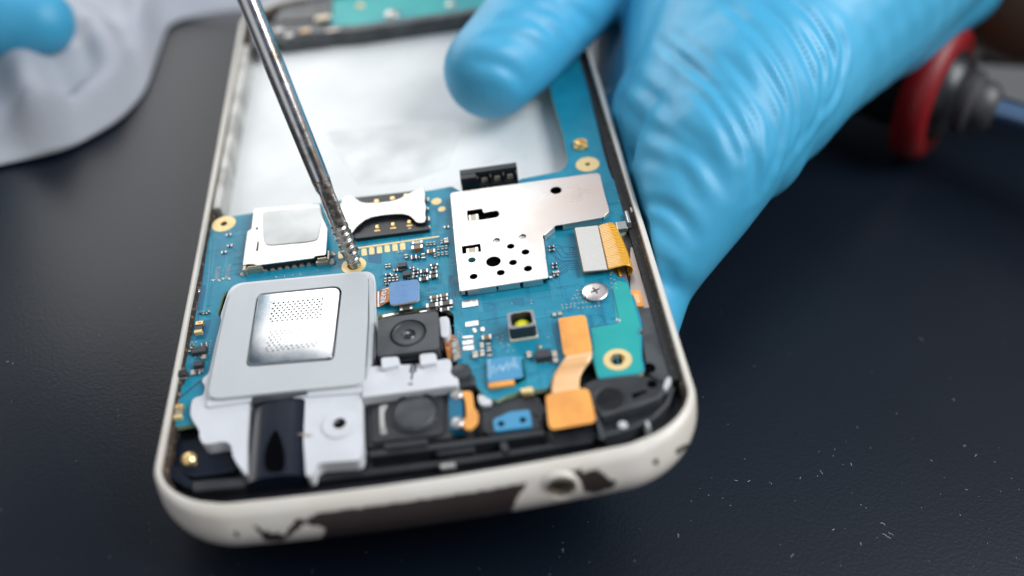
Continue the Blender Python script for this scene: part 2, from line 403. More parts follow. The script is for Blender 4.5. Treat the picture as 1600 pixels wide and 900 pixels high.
# ---------------------------------------------------------------- lower board at the far end
lb = MB(); lb.poly(rnd(PP([(516, 38), (540, 50), (640, 32), (745, 14), (858, -14), (850, -70), (700, -60), (520, -25)], HB), .8), HB-.8, HB, 0, 1)
lbo = lb.build('lower_board', ['board_teal', 'board_edge'], phone)
def blob(name, px, py, r, hgt, m, par, h=HB):
    q = MB(); c = P(px, py, h); q.lathe([(r, 0), (r*.93, hgt*.5), (r*.6, hgt*.9), (0.001, hgt)], n=14)
    return q.build(name, m, par, smooth=60, loc=(c[0], c[1], h))
blob('solder_joint', 613, 24, 1.7, .9, 'tin', lbo)
blob('solder_joint', 705, 8, 1.2, .6, 'tin', lbo); blob('solder_joint', 563, 10, .9, .5, 'pale_gold', lbo)
b = MB(); b.poly(rnd(PP([(404, 62), (416, 40), (470, 30), (516, 34), (540, 44), (516, 56), (440, 66)], -1.6), 1), -4, -1.4)
b.poly(rnd(PP([(425, 36), (450, -5), (520, -20), (520, 22), (500, 30)], -1.2), 1), -4, -1.0)
so = b.build('loudspeaker_housing', 'dark_grey', phone, bevel=.3)
b = MB()
for x, y, a, c_ in ((436, 48, 2.0, 1.3), (452, 56, 1.7, 1.2)):
    b.box(P(x, y, -1), a, c_, -1.4, -.7)
b.build('contact_pad', 'tin', phone, bevel=.3)
b = MB()
b.box(P(477, 48, -1), 2.2, 1.1, -1.4, -.8); b.build('contact_pad', 'kapton_pale', phone, bevel=.25)
b = MB(); b.box(P(520, 47, -1), 2.8, .9, -1.4, -.9); b.build('contact_pad', 'pink_steel', phone, bevel=.25)
b = MB(); b.box(P(505, 30, -1), 3.4, 2.0, -1.0, -.5); b.build('vibration_motor', 'tan_metal', phone, bevel=.3)
# ---------------------------------------------------------------- main circuit board
BO = [(345, 341), (333, 348), (328, 360), (313, 380), (310, 405), (307, 440), (298, 450), (288, 487), (291, 492), (289, 520), (292, 526), (287, 545),
      (285, 560), (290, 572), (291, 584), (288, 602), (276, 606), (272, 608), (262, 655), (263, 668), (302, 662), (330, 640), (400, 600), (560, 590), (575, 588),
      (584, 560), (586, 492), (640, 482), (690, 480), (709, 490), (711, 545), (716, 575), (735, 592), (760, 622), (776, 626), (790, 618), (810, 612), (858, 606),
      (862, 590), (874, 580), (926, 560), (935, 592), (1000, 584), (1008, 578), (1004, 560), (1003, 522), (994, 518), (1004, 515), (1002, 500), (990, 462), (986, 460), (982, 440),
      (975, 434), (966, 433), (958, 425), (956, 400), (956, 372), (978, 362), (984, 345), (984, 325), (978, 300), (968, 284), (957, 280), (950, 262), (941, 230), (934, 200),
      (912, 112), (898, 60), (850, 70), (862, 150), (880, 210), (887, 250), (884, 262), (874, 268), (812, 280), (806, 292), (720, 300), (706, 291), (670, 298), (540, 312), (400, 332)]
bl = rnd(PP(BO, HB), .35, 2)
slot = rnd(PP([(349, 459), (356, 454), (353, 480), (344, 496), (340, 490)], HB), .3, 2)
rings = [(350, 350, 1.95, .55), (918, 257, 1.95, .42), (965, 562, 1.9, 1.0), (553, 415, 1.9, 1.0)]
holes = [slot]+[circ(P(x, y, HB), hr+.05, 18) for x, y, r, hr in rings]
b = MB(); b.poly(bl, HB-.9, HB, 0, 1, holes=holes)
board = b.build('circuit_board', ['board_blue', 'board_edge'], phone, smooth=0)
def patch(pts, m, h=BT, r=.3, z0=None, name='copper_area', par=board, bevel=0, holes=()):
    q = MB(); q.poly(rnd(PP(pts, h), r, 3), h-.05 if z0 is None else z0, h, 0, holes=holes)
    return q.build(name, m, par, smooth=0, bevel=bevel)
# bare, greener margin of the board and darker zones
patch([(925, 552), (934, 589), (998, 582), (1005, 576), (1001, 560), (1000, 526), (992, 520), (1000, 510), (988, 466), (980, 442), (964, 438), (957, 445), (963, 505), (922, 513)], 'board_teal', HB+.012, holes=[circ(P(965, 562, HB), 1.2, 20)])
patch([(303, 502), (327, 500), (331, 498), (322, 530), (296, 532)], 'board_deep', HB+.014)
patch([(300, 446), (309, 444), (322, 446), (316, 484), (296, 486), (291, 484)], 'board_deep', HB+.016)
patch([(575, 388), (597, 388), (596, 412), (575, 410)], 'board_deep', HB+.012)
for x, y, r, hr in rings:
    q = MB(); c = P(x, y, HB); n = 28
    inn = circ((0, 0), hr, n); q.poly(circ((0, 0), r, n), 0, .06, 0, holes=[inn])
    q.lathe([(hr, .06), (hr*.92, -.25), (hr*.7, -.3), (hr*.62, -.9)], n=n, m=1)
    q.build('mounting_ring', ['pale_gold', 'bronze'], board, loc=(c[0], c[1], HB), smooth=40)
# traces (part of the board's print)
t = MB(); BPX = BO
def trace(pts, w=.09, h=BT-.012, m=0): t.strip(PP(pts, h), w, h-.02, h, m)
def c8(pts): return [(680+x/5, 360+y/5) for x, y in pts]
for pts in ([(925, 125), (955, 113), (985, 122), (1000, 165), (1030, 190), (1110, 188)], [(905, 165), (925, 200), (950, 215), (995, 240), (1115, 228)],
            [(945, 150), (970, 185), (990, 210), (1112, 205)], [(1050, 160), (1050, 135), (1100, 128)], [(1070, 160), (1072, 148), (1104, 144)], [(1020, 178), (1110, 170)],
            [(900, 285), (960, 275), (1005, 245), (1118, 243)], [(965, 300), (1010, 262), (1120, 258)], [(965, 318), (1020, 275), (1125, 272)],
            [(970, 335), (1000, 320), (1030, 290), (1128, 286)], [(975, 348), (1010, 330), (1040, 305), (1132, 300)],
            [(890, 335), (915, 365), (945, 378), (955, 362), (925, 340), (905, 320)], [(985, 235), (960, 262), (940, 262)]):
    trace(c8(pts), .13)
for pts in ([(135, 500), (135, 530), (170, 565), (205, 575)], [(155, 495), (155, 520), (185, 550), (208, 556)], [(345, 708), (560, 672)], [(340, 740), (360, 795), (372, 850)],
            [(440, 818), (520, 805), (570, 765)], [(300, 780), (330, 770)],
            [(915, 700), (925, 790), (950, 880), (960, 960)], [(935, 710), (945, 780), (965, 870)], [(950, 700), (960, 780)]):
    trace(c8(pts), .10)
trace([(922, 512), (963, 505), (967, 500), (956, 446)], .12); trace([(922, 513), (928, 550)], .12)
trace(c8([(1300, 480), (1375, 470), (1400, 640)]), .06); trace(c8([(895, 470), (905, 530)]), .06)
def c5(pts): return [(570+x/7.5, 390+y/7.5) for x, y in pts]
for pts in ([(715, 380), (715, 480), (680, 500), (665, 500)], [(742, 370), (745, 480), (710, 512), (665, 515)], [(665, 540), (740, 525), (830, 518), (875, 540), (890, 560)],
            [(665, 560), (750, 548), (775, 552)], [(665, 590), (760, 580)], [(870, 265), (905, 260), (905, 400), (880, 410), (850, 395)], [(865, 280), (890, 280), (890, 390)],
            [(830, 400), (880, 375)], [(870, 560), (880, 640), (878, 720)]):
    trace(c5(pts), .085)
for k in range(5): trace(c5([(1000+k*12, 300+k*3), (1002+k*12, 415-k*2)]), .05)
for k in range(9):                          # fine parallel lines beside the lamp
    x = 300+k*16; trace(c8([(690-k*11, 520+k*2), (692-k*11, 600-k*3)]), .04)
trace([(322, 378), (318, 420), (309, 505)], .12); trace([(330, 372), (326, 430), (318, 500)], .08, m=1)
trace([(296, 500), (320, 497)], .07, m=1); trace([(337, 376), (330, 430)], .07, m=1)
trace([(280, 622), (300, 606), (312, 596), (320, 592)], .3, m=0)
trace([(566, 407), (590, 404)], .06); trace([(590, 404), (592, 386)], .06)
random.seed(77)                             # faint net of buried tracks
made = 0
while made < 380:
    x, y = random.uniform(300, 1000), random.uniform(300, 620)
    if not inside(x, y, BO): continue
    p = Vector(P(x, y, HB)); d = random.choice([0, 90, 90, 0, 45, 135]); pts = [p]
    for s_ in range(random.randint(1, 3)):
        a = math.radians(d); L_ = random.uniform(.8, 5) if d % 90 == 0 else random.uniform(.3, 1.2); p = p+Vector((math.cos(a), math.sin(a)))*L_; pts.append(p); d = (d+random.choice([45, -45])) % 360
    ok = True
    for q in pts:
        qx, qy, _ = project(ph2w((q.x, q.y, HB)))
        if not inside(qx, qy, BO) or inside(qx, qy, [(340, 440), (590, 420), (590, 600), (300, 660)]): ok = False
    if not ok: continue
    k_ = random.choice([1, 1, 2, 3, 4]); off = Vector((-(pts[1]-pts[0]).y, (pts[1]-pts[0]).x)).normalized()*.17
    for k in range(k_): t.strip([q+off*k for q in pts], .06, HB, HB+.007, 2 if made % 3 else 1)
    made += 1
ab1 = t.build('copper_trace', ['trace_dark', 'trace_light', 'board_deep'], board, smooth=0)
# via dots
vi = MB()
def via(px, py, r=.16, hole=True, m=0):
    r *= .8 if hole else .6
    c = P(px, py, BT); vi.poly(circ(c, r, 8), BT-.03, BT, m)
    if hole: vi.poly(circ(c, r*.5, 6), BT-.02, BT+.006, 1)
for row in ([(990, 582), (1025, 578), (1060, 573), (1090, 570), (1120, 566), (1150, 562), (1180, 559), (1210, 556), (1245, 552), (1275, 563)],
            [(995, 606), (1027, 602), (1058, 598), (1090, 593), (1120, 606), (1153, 602), (1185, 599), (1216, 596), (1250, 592), (1280, 587)],
            [(1110, 468), (1140, 466), (1090, 505), (1120, 497), (1150, 492), (1135, 522), (1165, 520), (1075, 532), (1105, 527), (1300, 540), (1180, 545)],
            [(1370, 345), (1372, 375), (1376, 412), (1380, 445), (1400, 383), (1410, 415), (1414, 447), (1376, 328)], [(750, 547), (753, 570)]):
    for x, y in row: via(680+x/5, 360+y/5, .15)
for x, y in ((120, 440), (160, 460), (120, 478), (635, 482), (638, 525), (622, 570), (650, 605), (575, 505), (710, 592), (705, 668), (770, 655), (1175, 500)): via(700+x/7.5, 460+y/7.5, .13)
for x, y in ((445, 725), (440, 757), (436, 785), (432, 815), (428, 850), (295, 733), (257, 738), (215, 765), (228, 880)): via(260+x/6.43, 420+y/6.43, .15)
for x, y in ((1400, 320), (1432, 420), (1055, 190)): via(680+x/5, 230+y/5, .33, False, 2)
random.seed(11)
for k in range(44):
    x = random.uniform(970, 1115); y = random.uniform(405, 485)
    if random.random() < .5: via(680+x/5, 360+y/5, .07, False, 2)
ab2 = vi.build('via', ['beige', 'hole_black', 'trace_light'], board, smooth=0)
# tiny holes pattern of the dense via field (a fine print on the mask)
vf = MB()
def field(quad, nx, ny, prob=.8, r=.05):
    a, b_, c, d = (Vector(P(x, y, BT)) for x, y in quad)
    for i in range(nx):
        for j in range(ny):
            if random.random() > prob: continue
            u_, v_ = (i+.5+(j % 2)*.5)/nx, (j+.5)/ny
            p = (a*(1-u_)+b_*u_)*(1-v_)+(d*(1-u_)+c*u_)*v_
            vf.poly(circ((p.x, p.y), r, 5), BT-.03, BT-.006, 0, bottom=False)
field([(752, 474), (830, 462), (835, 474), (756, 488)], 34, 7, .75)
field([(708, 462), (722, 475), (724, 496), (712, 500)], 7, 12, .6)
field([(702, 400), (716, 398), (716, 446), (704, 450)], 5, 14, .5)
field([(655, 448), (690, 443), (692, 455), (668, 462)], 12, 5, .5)
field([(700, 300), (708, 300), (712, 360), (704, 364)], 3, 12, .4)
field([(930, 424), (952, 422), (955, 432), (936, 440)], 8, 5, .5)
field([(736, 505), (752, 503), (750, 520), (738, 522)], 5, 5, .4)
field([(920, 520), (928, 519), (932, 575), (926, 578)], 3, 20, .7, .06)
ab3 = vf.build('via_field', 'trace_dark', board, smooth=0)
absorb(board, ab1, ab2, ab3)
# bare pads
def pads(lst, m='solder', name='solder_pad', h=HB+.12):
    for pts in lst: patch(pts, m, h, .12, HB-.02, name, bevel=.04)
def c7(pts): return [(700+x/7.5, 460+y/7.5) for x, y in pts]
pads([c7([(163, 75), (355, 45), (358, 130), (165, 158)]), c7([(200, 325), (358, 300), (362, 360), (205, 384)]), c7([(165, 488), (298, 476), (302, 508), (167, 518)]),
      c7([(165, 542), (298, 528), (302, 580), (168, 592)]), c7([(170, 606), (305, 594), (310, 645), (175, 658)]),
      c7([(280, 398), (320, 392), (342, 420), (335, 445), (300, 448)]), c7([(372, 388), (425, 378), (437, 410), (425, 432), (385, 430)]),
      [(597, 492), (622, 487), (624, 490), (598, 496)], [(655, 486), (683, 482), (684, 484), (656, 488)]])
def c4(pts): return [(520+x/5.625, 280+y/5.625) for x, y in pts]
fing = [(70, 665), (275, 640), (342, 629), (410, 620), (478, 610), (546, 600), (614, 590)]
for x, y in fing: patch(c4([(x-24, y-28), (x+20, y-33), (x+26, y+28), (x-22, y+34)]), 'pale_gold', HB+.06, .25, HB-.02, 'gold_contact')
patch(c4([(218, 598), (930, 497), (938, 508), (218, 612)]), 'pale_gold', HB+.05, .02, HB-.02, 'gold_contact')
for x, y, r in ((682, 315, .85), (690.5, 327, .62)): 
    q = MB(); c = P(x, y, HB); q.poly(circ((0, 0), r, 20), 0, .06); q.build('gold_contact', 'pale_gold', board, loc=(c[0], c[1], HB), smooth=0)
blob('solder_joint', 307.4, 455, .6, .25, 'tin', board); blob('solder_joint', 301.7, 478.8, .6, .25, 'tin', board)
blob('solder_joint', 843, 542.7, .38, .3, 'tan_metal', board); blob('solder_joint', 520, 398, .5, .4, 'tin', board); blob('solder_joint', 519, 410, .6, .5, 'tin', board)
blob('solder_joint', 379, 430, .4, .4, 'tin', board); blob('solder_joint', 800, 474, .1, .05, 'tin', board)
blob('solder_joint', 966, 500, .35, .12, 'tin', board)
for x in (431, 444, 457, 469): blob('solder_joint', x, 433-(x-431)*.11, .16, .12, 'tin', board)
# chip components: a body between two bright end caps, one mesh per size, copied
CACHE = {}
def comp(px, py, L, W, H, kind='ceramic_dark', ang=0.0, name='capacitor'):
    """L along the phone's short axis when ang = 0, along the long axis when ang = 90"""
    key = (round(L, 2), round(W, 2), round(H, 2), kind)
    if key not in CACHE:
        q = MB(); q.box((0, 0), L*.56, W*.94, 0, H*.94); e = L*.24
        for s_ in (-1, 1): q.box((s_*(L/2-e/2), 0), e, W, 0, H, m=1)
        CACHE[key] = q.mesh(name, [kind, 'solder'], 0)
    c = P(px, py, HB+H*.6)
    o = bpy.data.objects.new(name, CACHE[key]); COL.objects.link(o); o.parent = board
    o.location = (c[0]*S, c[1]*S, HB*S); o.rotation_euler = (0, 0, math.radians(ang))
    bv = o.modifiers.new('bevel', 'BEVEL'); bv.width = min(.06, H*.15)*S; bv.segments = 2; bv.limit_method = 'ANGLE'
    return o
D, Bn, T, G = 'ceramic_dark', 'ceramic_brown', 'ceramic_tan', 'ic_black'
for a in ((604, 416, .75, .4, .3, D, 90), (608.7, 415.5, .75, .4, .3, D, 90), (618.5, 422.5, .6, .55, .35, D, 0), (624, 422, .6, .5, .35, D, 0), (644, 419, .75, .4, .3, Bn, 0),
          (650, 422, .85, .42, .35, D, 0), (650, 427.3, .85, .42, .35, D, 0), (648.7, 433, .8, .42, .35, D, 0), (640, 434.5, .6, .5, .35, D, 0), (646, 429, .6, .4, .35, D, 90),
          (606.7, 429.3, .9, .45, .35, D, 0), (602.5, 438, .85, .42, .35, D, 90), (608.9, 437, .85, .42, .35, D, 90), (616, 430.5, .85, .45, .35, D, 0), (615, 436.7, .8, .42, .35, D, 90),
          (620.8, 436, .8, .42, .35, D, 90), (605, 444, .5, .5, .3, D, 0), (663, 424.3, 1.25, .8, .5, D, 0), (662.7, 436.7, 1.4, .75, .5, G, 0), (660, 431, .5, .4, .35, D, 0), (667, 431, .5, .4, .35, D, 0),
          (678.7, 414.5, 1.25, .5, .4, D, 0), (678.5, 419, .8, .5, .4, D, 0), (678, 426, 1.2, .55, .45, D, 0), (677.7, 432.5, 1.35, .75, .55, D, 0), (681, 421.5, .5, .4, .4, D, 90),
          (678.7, 465, 1.3, .6, .5, Bn, 0), (679, 470.5, 1.1, .55, .5, G, 0), (675.5, 478, 1.8, .85, .6, D, 0), (684.5, 477, .9, .45, .4, D, 90),
          (694, 462.3, 1.25, .6, .5, Bn, 0), (694.5, 468, 1.1, .6, .45, G, 0), (697.5, 474.5, 1.9, .9, .65, D, 0), (695.2, 484, 1.4, .75, .45, D, 0), (705.5, 478, .9, .5, .4, D, 90),
          (635, 482, 1.9, .95, .6, D, 0), (652.5, 379.5, 1.7, .6, .5, T, 0), (652.4, 388, 1.8, .85, .9, Bn, 0), (635, 401, .8, .55, .35, D, 90), (647, 402.3, .9, .9, .45, G, 0), (653.5, 402.7, .5, .5, .4, D, 0), (661.7, 400.5, 1.1, .65, .4, D, 90),
          (667.7, 381.6, .7, .42, .35, D, 90), (673.2, 381.2, .7, .42, .35, D, 90), (679, 380.5, .7, .42, .35, D, 90), (690.7, 378.5, .7, .42, .35, D, 90), (697.5, 376.5, 1.1, .7, .5, T, 90),
          (674, 393.3, 1.3, .8, .5, Bn, 0), (670, 389, .5, .4, .35, D, 90), (685.3, 388.5, .7, .42, .35, D, 90), (685.5, 397.5, .7, .42, .35, D, 90), (691.5, 387.6, .7, .42, .35, D, 90), (691.8, 396.7, .7, .42, .35, D, 90),
          (697.5, 386.6, .7, .42, .35, D, 90), (698, 396, .7, .42, .35, D, 90), (680, 399.5, .7, .42, .35, D, 90), (622.5, 394, .4, .3, .15, D, 90), (628, 393.5, .4, .3, .15, D, 90),
          (697.8, 354.7, .75, .5, .15, D, 0), (760.7, 528, 1.35, .85, .6, Bn, 0), (742.9, 555, 1.1, .75, .6, T, 90), (753, 540, 1.0, .55, .4, T, 90), (753.9, 552, 1.2, .6, .45, T, 90),
          (764, 541, .9, .6, .35, G, 90), (765, 552, 1.2, .6, .35, G, 90), (827, 554.5, 1.1, .7, .5, T, 90), (866.3, 492, .7, .55, .4, T, 90), (875, 490.6, .7, .55, .4, T, 90), (866.5, 553, 1.1, .7, .4, T, 90), (868, 563, .9, .7, .4, T, 90),
          (861.8, 385.5, .9, .42, .35, D, 0), (862.3, 391, .9, .42, .35, D, 0), (867, 412.5, .75, .4, .35, D, 0), (867.3, 418, .75, .4, .35, G, 0), (869, 425.5, 1.0, .45, .4, T, 0), (869, 430.5, .8, .4, .35, D, 0),
          (313, 489, .35, .35, .3, D, 0), (318.6, 488.6, .6, .4, .3, D, 90), (325, 488.4, .6, .5, .3, D, 45), (319.3, 538, .9, .45, .35, D, 0), (319.5, 541.5, .9, .45, .35, D, 0),
          (300.5, 540, .6, .45, .35, D, 0), (298, 546.5, .9, .45, .35, D, 75), (318.5, 557.5, .8, .8, .35, T, 0), (300.5, 582.5, .9, .5, .35, T, 90), (308, 579.5, .9, .4, .3, D, 0), (308, 583.5, .9, .4, .3, D, 0), (316, 579, .4, .8, .3, D, 0),
          (357.5, 367, .8, .5, .2, D, 0), (359, 384, .8, .5, .2, D, 0), (350, 394, .8, .6, .2, D, 0)):
    comp(*a)
# black chips with legs
def chip(px, py, L, W, H, pins=3, m='ic_black'):
    q = MB(); q.box((0, 0), L, W, .05, H, taper=.05)
    for s_ in (-1, 1):
        for k in range(pins):
            x = (k-(pins-1)/2)*L/pins; q.box((x, s_*(W/2+.12)), L/pins*.45, .3, 0, .16, m=1)
    c = P(px, py, HB+H); q.build('chip', [m, 'solder'], board, bevel=.05, loc=(c[0], c[1], HB), smooth=0)
chip(628.3, 413, 1.45, 1.0, .75, 0); chip(635, 426.5, 1.25, 1.05, .75, 0); chip(310.5, 545.5, 2.1, 1.25, .8); chip(309.3, 567, 1.4, 1.1, .7, 2); chip(848.5, 552, 2.1, 1.5, 1.0)
chip(630, 421, .8, .4, .4, 0)
# small lamps on the left strip
def led(px, py, mid):
    q = MB(); q.box((0, 0), 1.05, 1.0, 0, .6, m=0); q.box((0, .85), 1.1, .7, 0, .7, m=1); q.box((0, -.8), 1.1, .55, 0, .65, m=2)
    q.box((0, .85), .55, .25, .7, .74, m=3)
    c = P(px, py, HB+.5); q.build('key_lamp', [mid, 'gold', 'pale_gold', 'kapton'], board, bevel=.07, loc=(c[0], c[1], HB), smooth=0)
led(310.8, 512, 'dark_grey'); led(279, 644, 'tan_metal')
for x, y in ((340, 426.5), (356, 424)):     # printed coils
    q = MB(); c0 = P(x, y, BT); pts = []
    for k in range(14): pts.append((c0[0]+(.35 if k % 2 else -.35), c0[1]-1.5+k*.22))
    q.strip(pts, .10, BT-.03, BT+.02); q.build('printed_coil', 'tin', board, smooth=0)
    for s_ in (-1, 1): blob('solder_joint', x+5*s_-3, y+12, .28, .15, 'tin', board)
q = MB(); c = P(280, 584, HB+.9); q.box((0, 0), 2.1, 1.0, 0, 1.1, m=0, ms=1); q.box((0, -.55), 2.1, .2, .15, .55, m=2)
q.build('side_contact', ['black_plastic', 'dark_grey', 'tin'], board, loc=(c[0], c[1], HB), bevel=.08)
# gold coaxial socket
q = MB(); c = P(907, 224, HB+.6); q.lathe([(1.15, 0), (1.2, .2), (.95, .3), (.9, .95), (.7, .95), (.68, .35), (.25, .35), (.22, .8), (0, .8)], n=20)
for k in range(4): q.box((math.cos(k*1.57+.78)*1.15, math.sin(k*1.57+.78)*1.15), .6, .5, 0, .5, ang=k*1.57)
q.build('antenna_socket', 'gold', board, smooth=40, loc=(c[0], c[1], HB))
def lift(loop2, holes=()): return loop2
# ---------------------------------------------------------------- large perforated shield
so_ = [(704, 303), (707, 301), (933, 270), (937, 272), (945, 305), (952, 329), (941, 340), (877, 351), (868, 352), (848, 368), (851, 392), (857, 434), (719, 455), (712, 390)]
def hole(px, py, r): return circ(P(px, py, 0), r, 20)
keyh = rnd(PP([(729, 329), (753.5, 325.5), (755, 332.5), (768, 330), (777, 328.5), (781, 333.5), (778, 339), (768, 341), (756, 343), (731, 346)], 0), .3, 3)
rect = PP([(721.5, 385), (750.5, 380.5), (751.8, 393), (722.5, 396.5)], 0)
hs = [hole(868.6, 297.4, .92), keyh, rect, hole(775.6, 375.4, .55), hole(816.4, 369.3, .55), hole(798, 384.7, .56), hole(821, 393.7, .58), hole(737.4, 406.2, .58),
      hole(771, 408.6, 1.1), hole(801.6, 410, .58), hole(740, 432, .6), hole(782.4, 426, .6), hole(825, 419.5, .6)]
b = MB(); sl = rnd(PP(so_, 0), .35, 3)
b.poly(sl, -.16, 0, 0, holes=hs)
def skirt(pts, z0, z1=-.1, m=0, t_=.14):
    """folded-down wall under the plate's edge"""
    p2 = PP(pts, 0); q = []
    for p in p2: q.append(p)
    b.strip(q, t_, z0, z1, m)
    vs = []
skirt([(704.5, 304), (712, 390), (719, 454)], -1.1); skirt([(707, 301.7), (820, 286)], -1.1); skirt([(826, 285), (933, 270.7)], -1.1)
skirt([(720, 454.3), (726, 453.4)], -.8); skirt([(730, 452.8), (775, 446.2)], -1.15); skirt([(778, 445.6), (812, 440.6)], -1.1); skirt([(817, 440), (848, 435.4)], -1.15)
skirt([(856.3, 433), (852.5, 405)], -1.0); skirt([(852, 400), (848.5, 372)], -.9); skirt([(850, 366.5), (866, 353)], -1.2); skirt([(879, 350.5), (940, 339.6)], -1.05); skirt([(943, 338), (951.5, 329.5)], -.7)
shield = b.build('shield_can', ['shield_steel'], phone, smooth=0, bevel=.05)
b = MB()                                    # soldered feet along the front
for a_, c_ in (((731, 460.5), (762, 456)), ((776, 453.5), (806, 449.5)), ((818, 447), (848, 442.5)), ((879, 358.5), (902, 355.5)), ((915, 353.5), (938, 349))):
    p, q_ = P(*a_, HB), P(*c_, HB); b.strip([p, q_], .32, HB-.02, HB+.16)
for x, y in ((861, 436), (722, 457.5), (854, 372)): b.box(P(x, y, HB), .5, .45, HB, HB+.45)
b.build('solder_foot', 'solder', shield, bevel=.06, smooth=0)
b = MB()
for x, y, w_ in ((789, 449, .9),): b.box(P(x, y, -.6), w_, .1, -1.1, -.05)
b.build('latch_tab', 'shield_steel', shield, bevel=.02)
b = MB()                                    # black plate paints covered chips and their shade; parts visible through the openings
b.poly(rnd(PP([(712, 318), (935, 285), (942, 326), (860, 345), (846, 372), (850, 425), (724, 445)], -1), .5), HB, -.9); 
b.poly(circ(P(771, 409.5, -.85), 1.5, 20), -.9, -.6)
shc = b.build('chip_shade_plate', 'hole_black', shield)
for (x, y, L_, W_, z) in ((740, 340, 1.6, 1.5, -.85), (738, 391, 1.9, 1.1, -.85)):
    q = MB(); c = P(x, y, z+.6); q.box((0, 0), L_*.5, W_, 0, .6, m=0)
    for s_ in (-1, 1): q.box((s_*L_*.36, 0), L_*.26, W_, 0, .65, m=1)
    q.build('capacitor', ['ceramic_tan', 'solder'], shield, bevel=.05, loc=(c[0], c[1], z), smooth=0)
q = MB(); c = P(737.5, 407, -.5); q.poly(circ((0, 0), .9, 16), -.4, -.3); q.build('board_stud', 'board_teal', shield, loc=(c[0], c[1], -.45))
for x, y in ((775.6, 376.5), (816.4, 370.3)):
    q = MB(); c = P(x, y, -.4); q.lathe([(.75, -.5), (.7, -.2), (.3, -.15), (0, -.15)], n=16); q.build('solder_joint', 'tin', shield, loc=(c[0], c[1], -.1))
# ---------------------------------------------------------------- battery connector
b = MB(); c1, c2 = P(718, 270, 1.3), P(807, 257.5, 1.3)
ang = math.atan2(c2[1]-c1[1], c2[0]-c1[0]); Lc = math.dist(c1, c2); mid = ((c1[0]+c2[0])/2, (c1[1]+c2[1])/2)
bc = MB(); bc.box((0, .1), Lc, 1.3, HB-.8, 1.3, m=0)
bc.box((-Lc*.36, -1.1), Lc*.28, 1.2, HB, 1.25, m=0)
for k in range(4): bc.box((-Lc*.20+k*Lc*.225+.0, -1.1), .35, 1.2, HB, .9, m=0)
bc.box((0, -1.2), Lc*.98, 1.0, HB, -.5, m=0)
bco = bc.build('battery_connector', ['black_plastic'], phone, bevel=.1, loc=(mid[0], mid[1], 0)); bco.rotation_euler = (0, 0, ang)
for k in range(3):
    q = MB(); q.box((0, 0), 1.25, .5, -.5, .35, m=0, taper=.15); q.build('spring_contact', 'tan_metal', bco, bevel=.15, loc=(-Lc*.085+k*Lc*.225, -.95, 0))
# ---------------------------------------------------------------- memory card slot
def cs(pts): return [(360+x/5.625, 290+y/5.625) for x, y in pts]
b = MB()
top = cs([(210, 205), (780, 165), (815, 300), (852, 380), (838, 608), (742, 618), (735, 635), (232, 700), (205, 690), (150, 690), (108, 702), (152, 398), (185, 385)])
win = rnd(PP(cs([(225, 365), (243, 365), (243, 388), (222, 388)]), 0), .1, 2)
win2 = rnd(PP(cs([(238, 490), (252, 490), (243, 575), (225, 575)]), 0), .1, 2)
b.poly(rnd(PP(top, 0), .3, 3), -.18, 0, 0, holes=[win, win2])
sd = b.build('card_slot', ['slot_steel'], phone, smooth=0, bevel=.06)
b = MB(); b.poly(rnd(PP(cs([(275, 225), (790, 180), (805, 290), (770, 470), (700, 490), (320, 525), (290, 480)]), .12), 1.2), -.05, .13)
b.build('inner_plate', 'card_label', sd, bevel=.12)
b = MB(); b.poly(PP(cs([(225, 240), (800, 200), (835, 610), (740, 640), (250, 715), (125, 710), (155, 420)]), -.3), HB, -.25)
b.build('slot_body', 'black_plastic', sd)
b = MB()                                    # folded feet at the two near corners
def foot(pts, h0, h1, m=0): b.poly(PP(pts, h1), h0, h1, m)
b.box(P(*cs([(205, 705)])[0], 0), 2.1, .25, HB+.05, -.05, m=0); b.box(P(*cs([(215, 735)])[0], -.7), 2.6, .5, HB, -.3, m=0)
b.box(P(*cs([(120, 720)])[0], 0), .5, 1.1, HB, -.05, m=0)
b.box(P(*cs([(805, 640)])[0], -.2), 1.5, .3, HB+.1, -.1, m=0); b.box(P(*cs([(805, 668)])[0], -.6), 1.9, .5, HB, -.5, m=0); b.box(P(*cs([(862, 610)])[0], -.3), .3, 2.0, HB, -.2, m=0)
b.build('corner_bracket', 'tan_metal', sd, bevel=.08)
for k in range(7):
    x, y = 305+k*63.5, 735-k*8.2
    q = MB(); c = P(*cs([(x, y)])[0], HB+.3); q.box((0, 0), .62, .8, 0, .32, taper=.05); q.build('spring_contact', 'tan_metal', sd, bevel=.05, loc=(c[0], c[1], HB))
# ---------------------------------------------------------------- SIM card slot
b = MB()
out_ = c4([(95, 160), (150, 140), (215, 178), (245, 200), (300, 210), (400, 205), (500, 195), (585, 172), (650, 135), (690, 115), (740, 92), (792, 66), (812, 130), (808, 200), (822, 245),
           (812, 300), (822, 345), (805, 378), (765, 384), (735, 378), (705, 345), (672, 318), (620, 304), (540, 305), (440, 314), (340, 332), (270, 362), (215, 410), (168, 470), (150, 470), (80, 380), (60, 240)])
b.poly(rnd(PP(out_, -.1), .25, 2), -.28, -.1)
sim = b.build('sim_slot', ['slot_steel'], phone, smooth=0, bevel=.06)
b = MB(); b.poly(rnd(PP(c4([(100, 170), (640, 110), (800, 90), (830, 330), (845, 430), (700, 465), (300, 505), (200, 520), (160, 470)]), -.9), .3), HB, -.9)
b.poly(rnd(PP(c4([(165, 478), (190, 478), (700, 430), (845, 405), (850, 440), (200, 522)]), -.6), .2), HB, -.6)
b.build('slot_body', 'black_plastic', sim, bevel=.1)
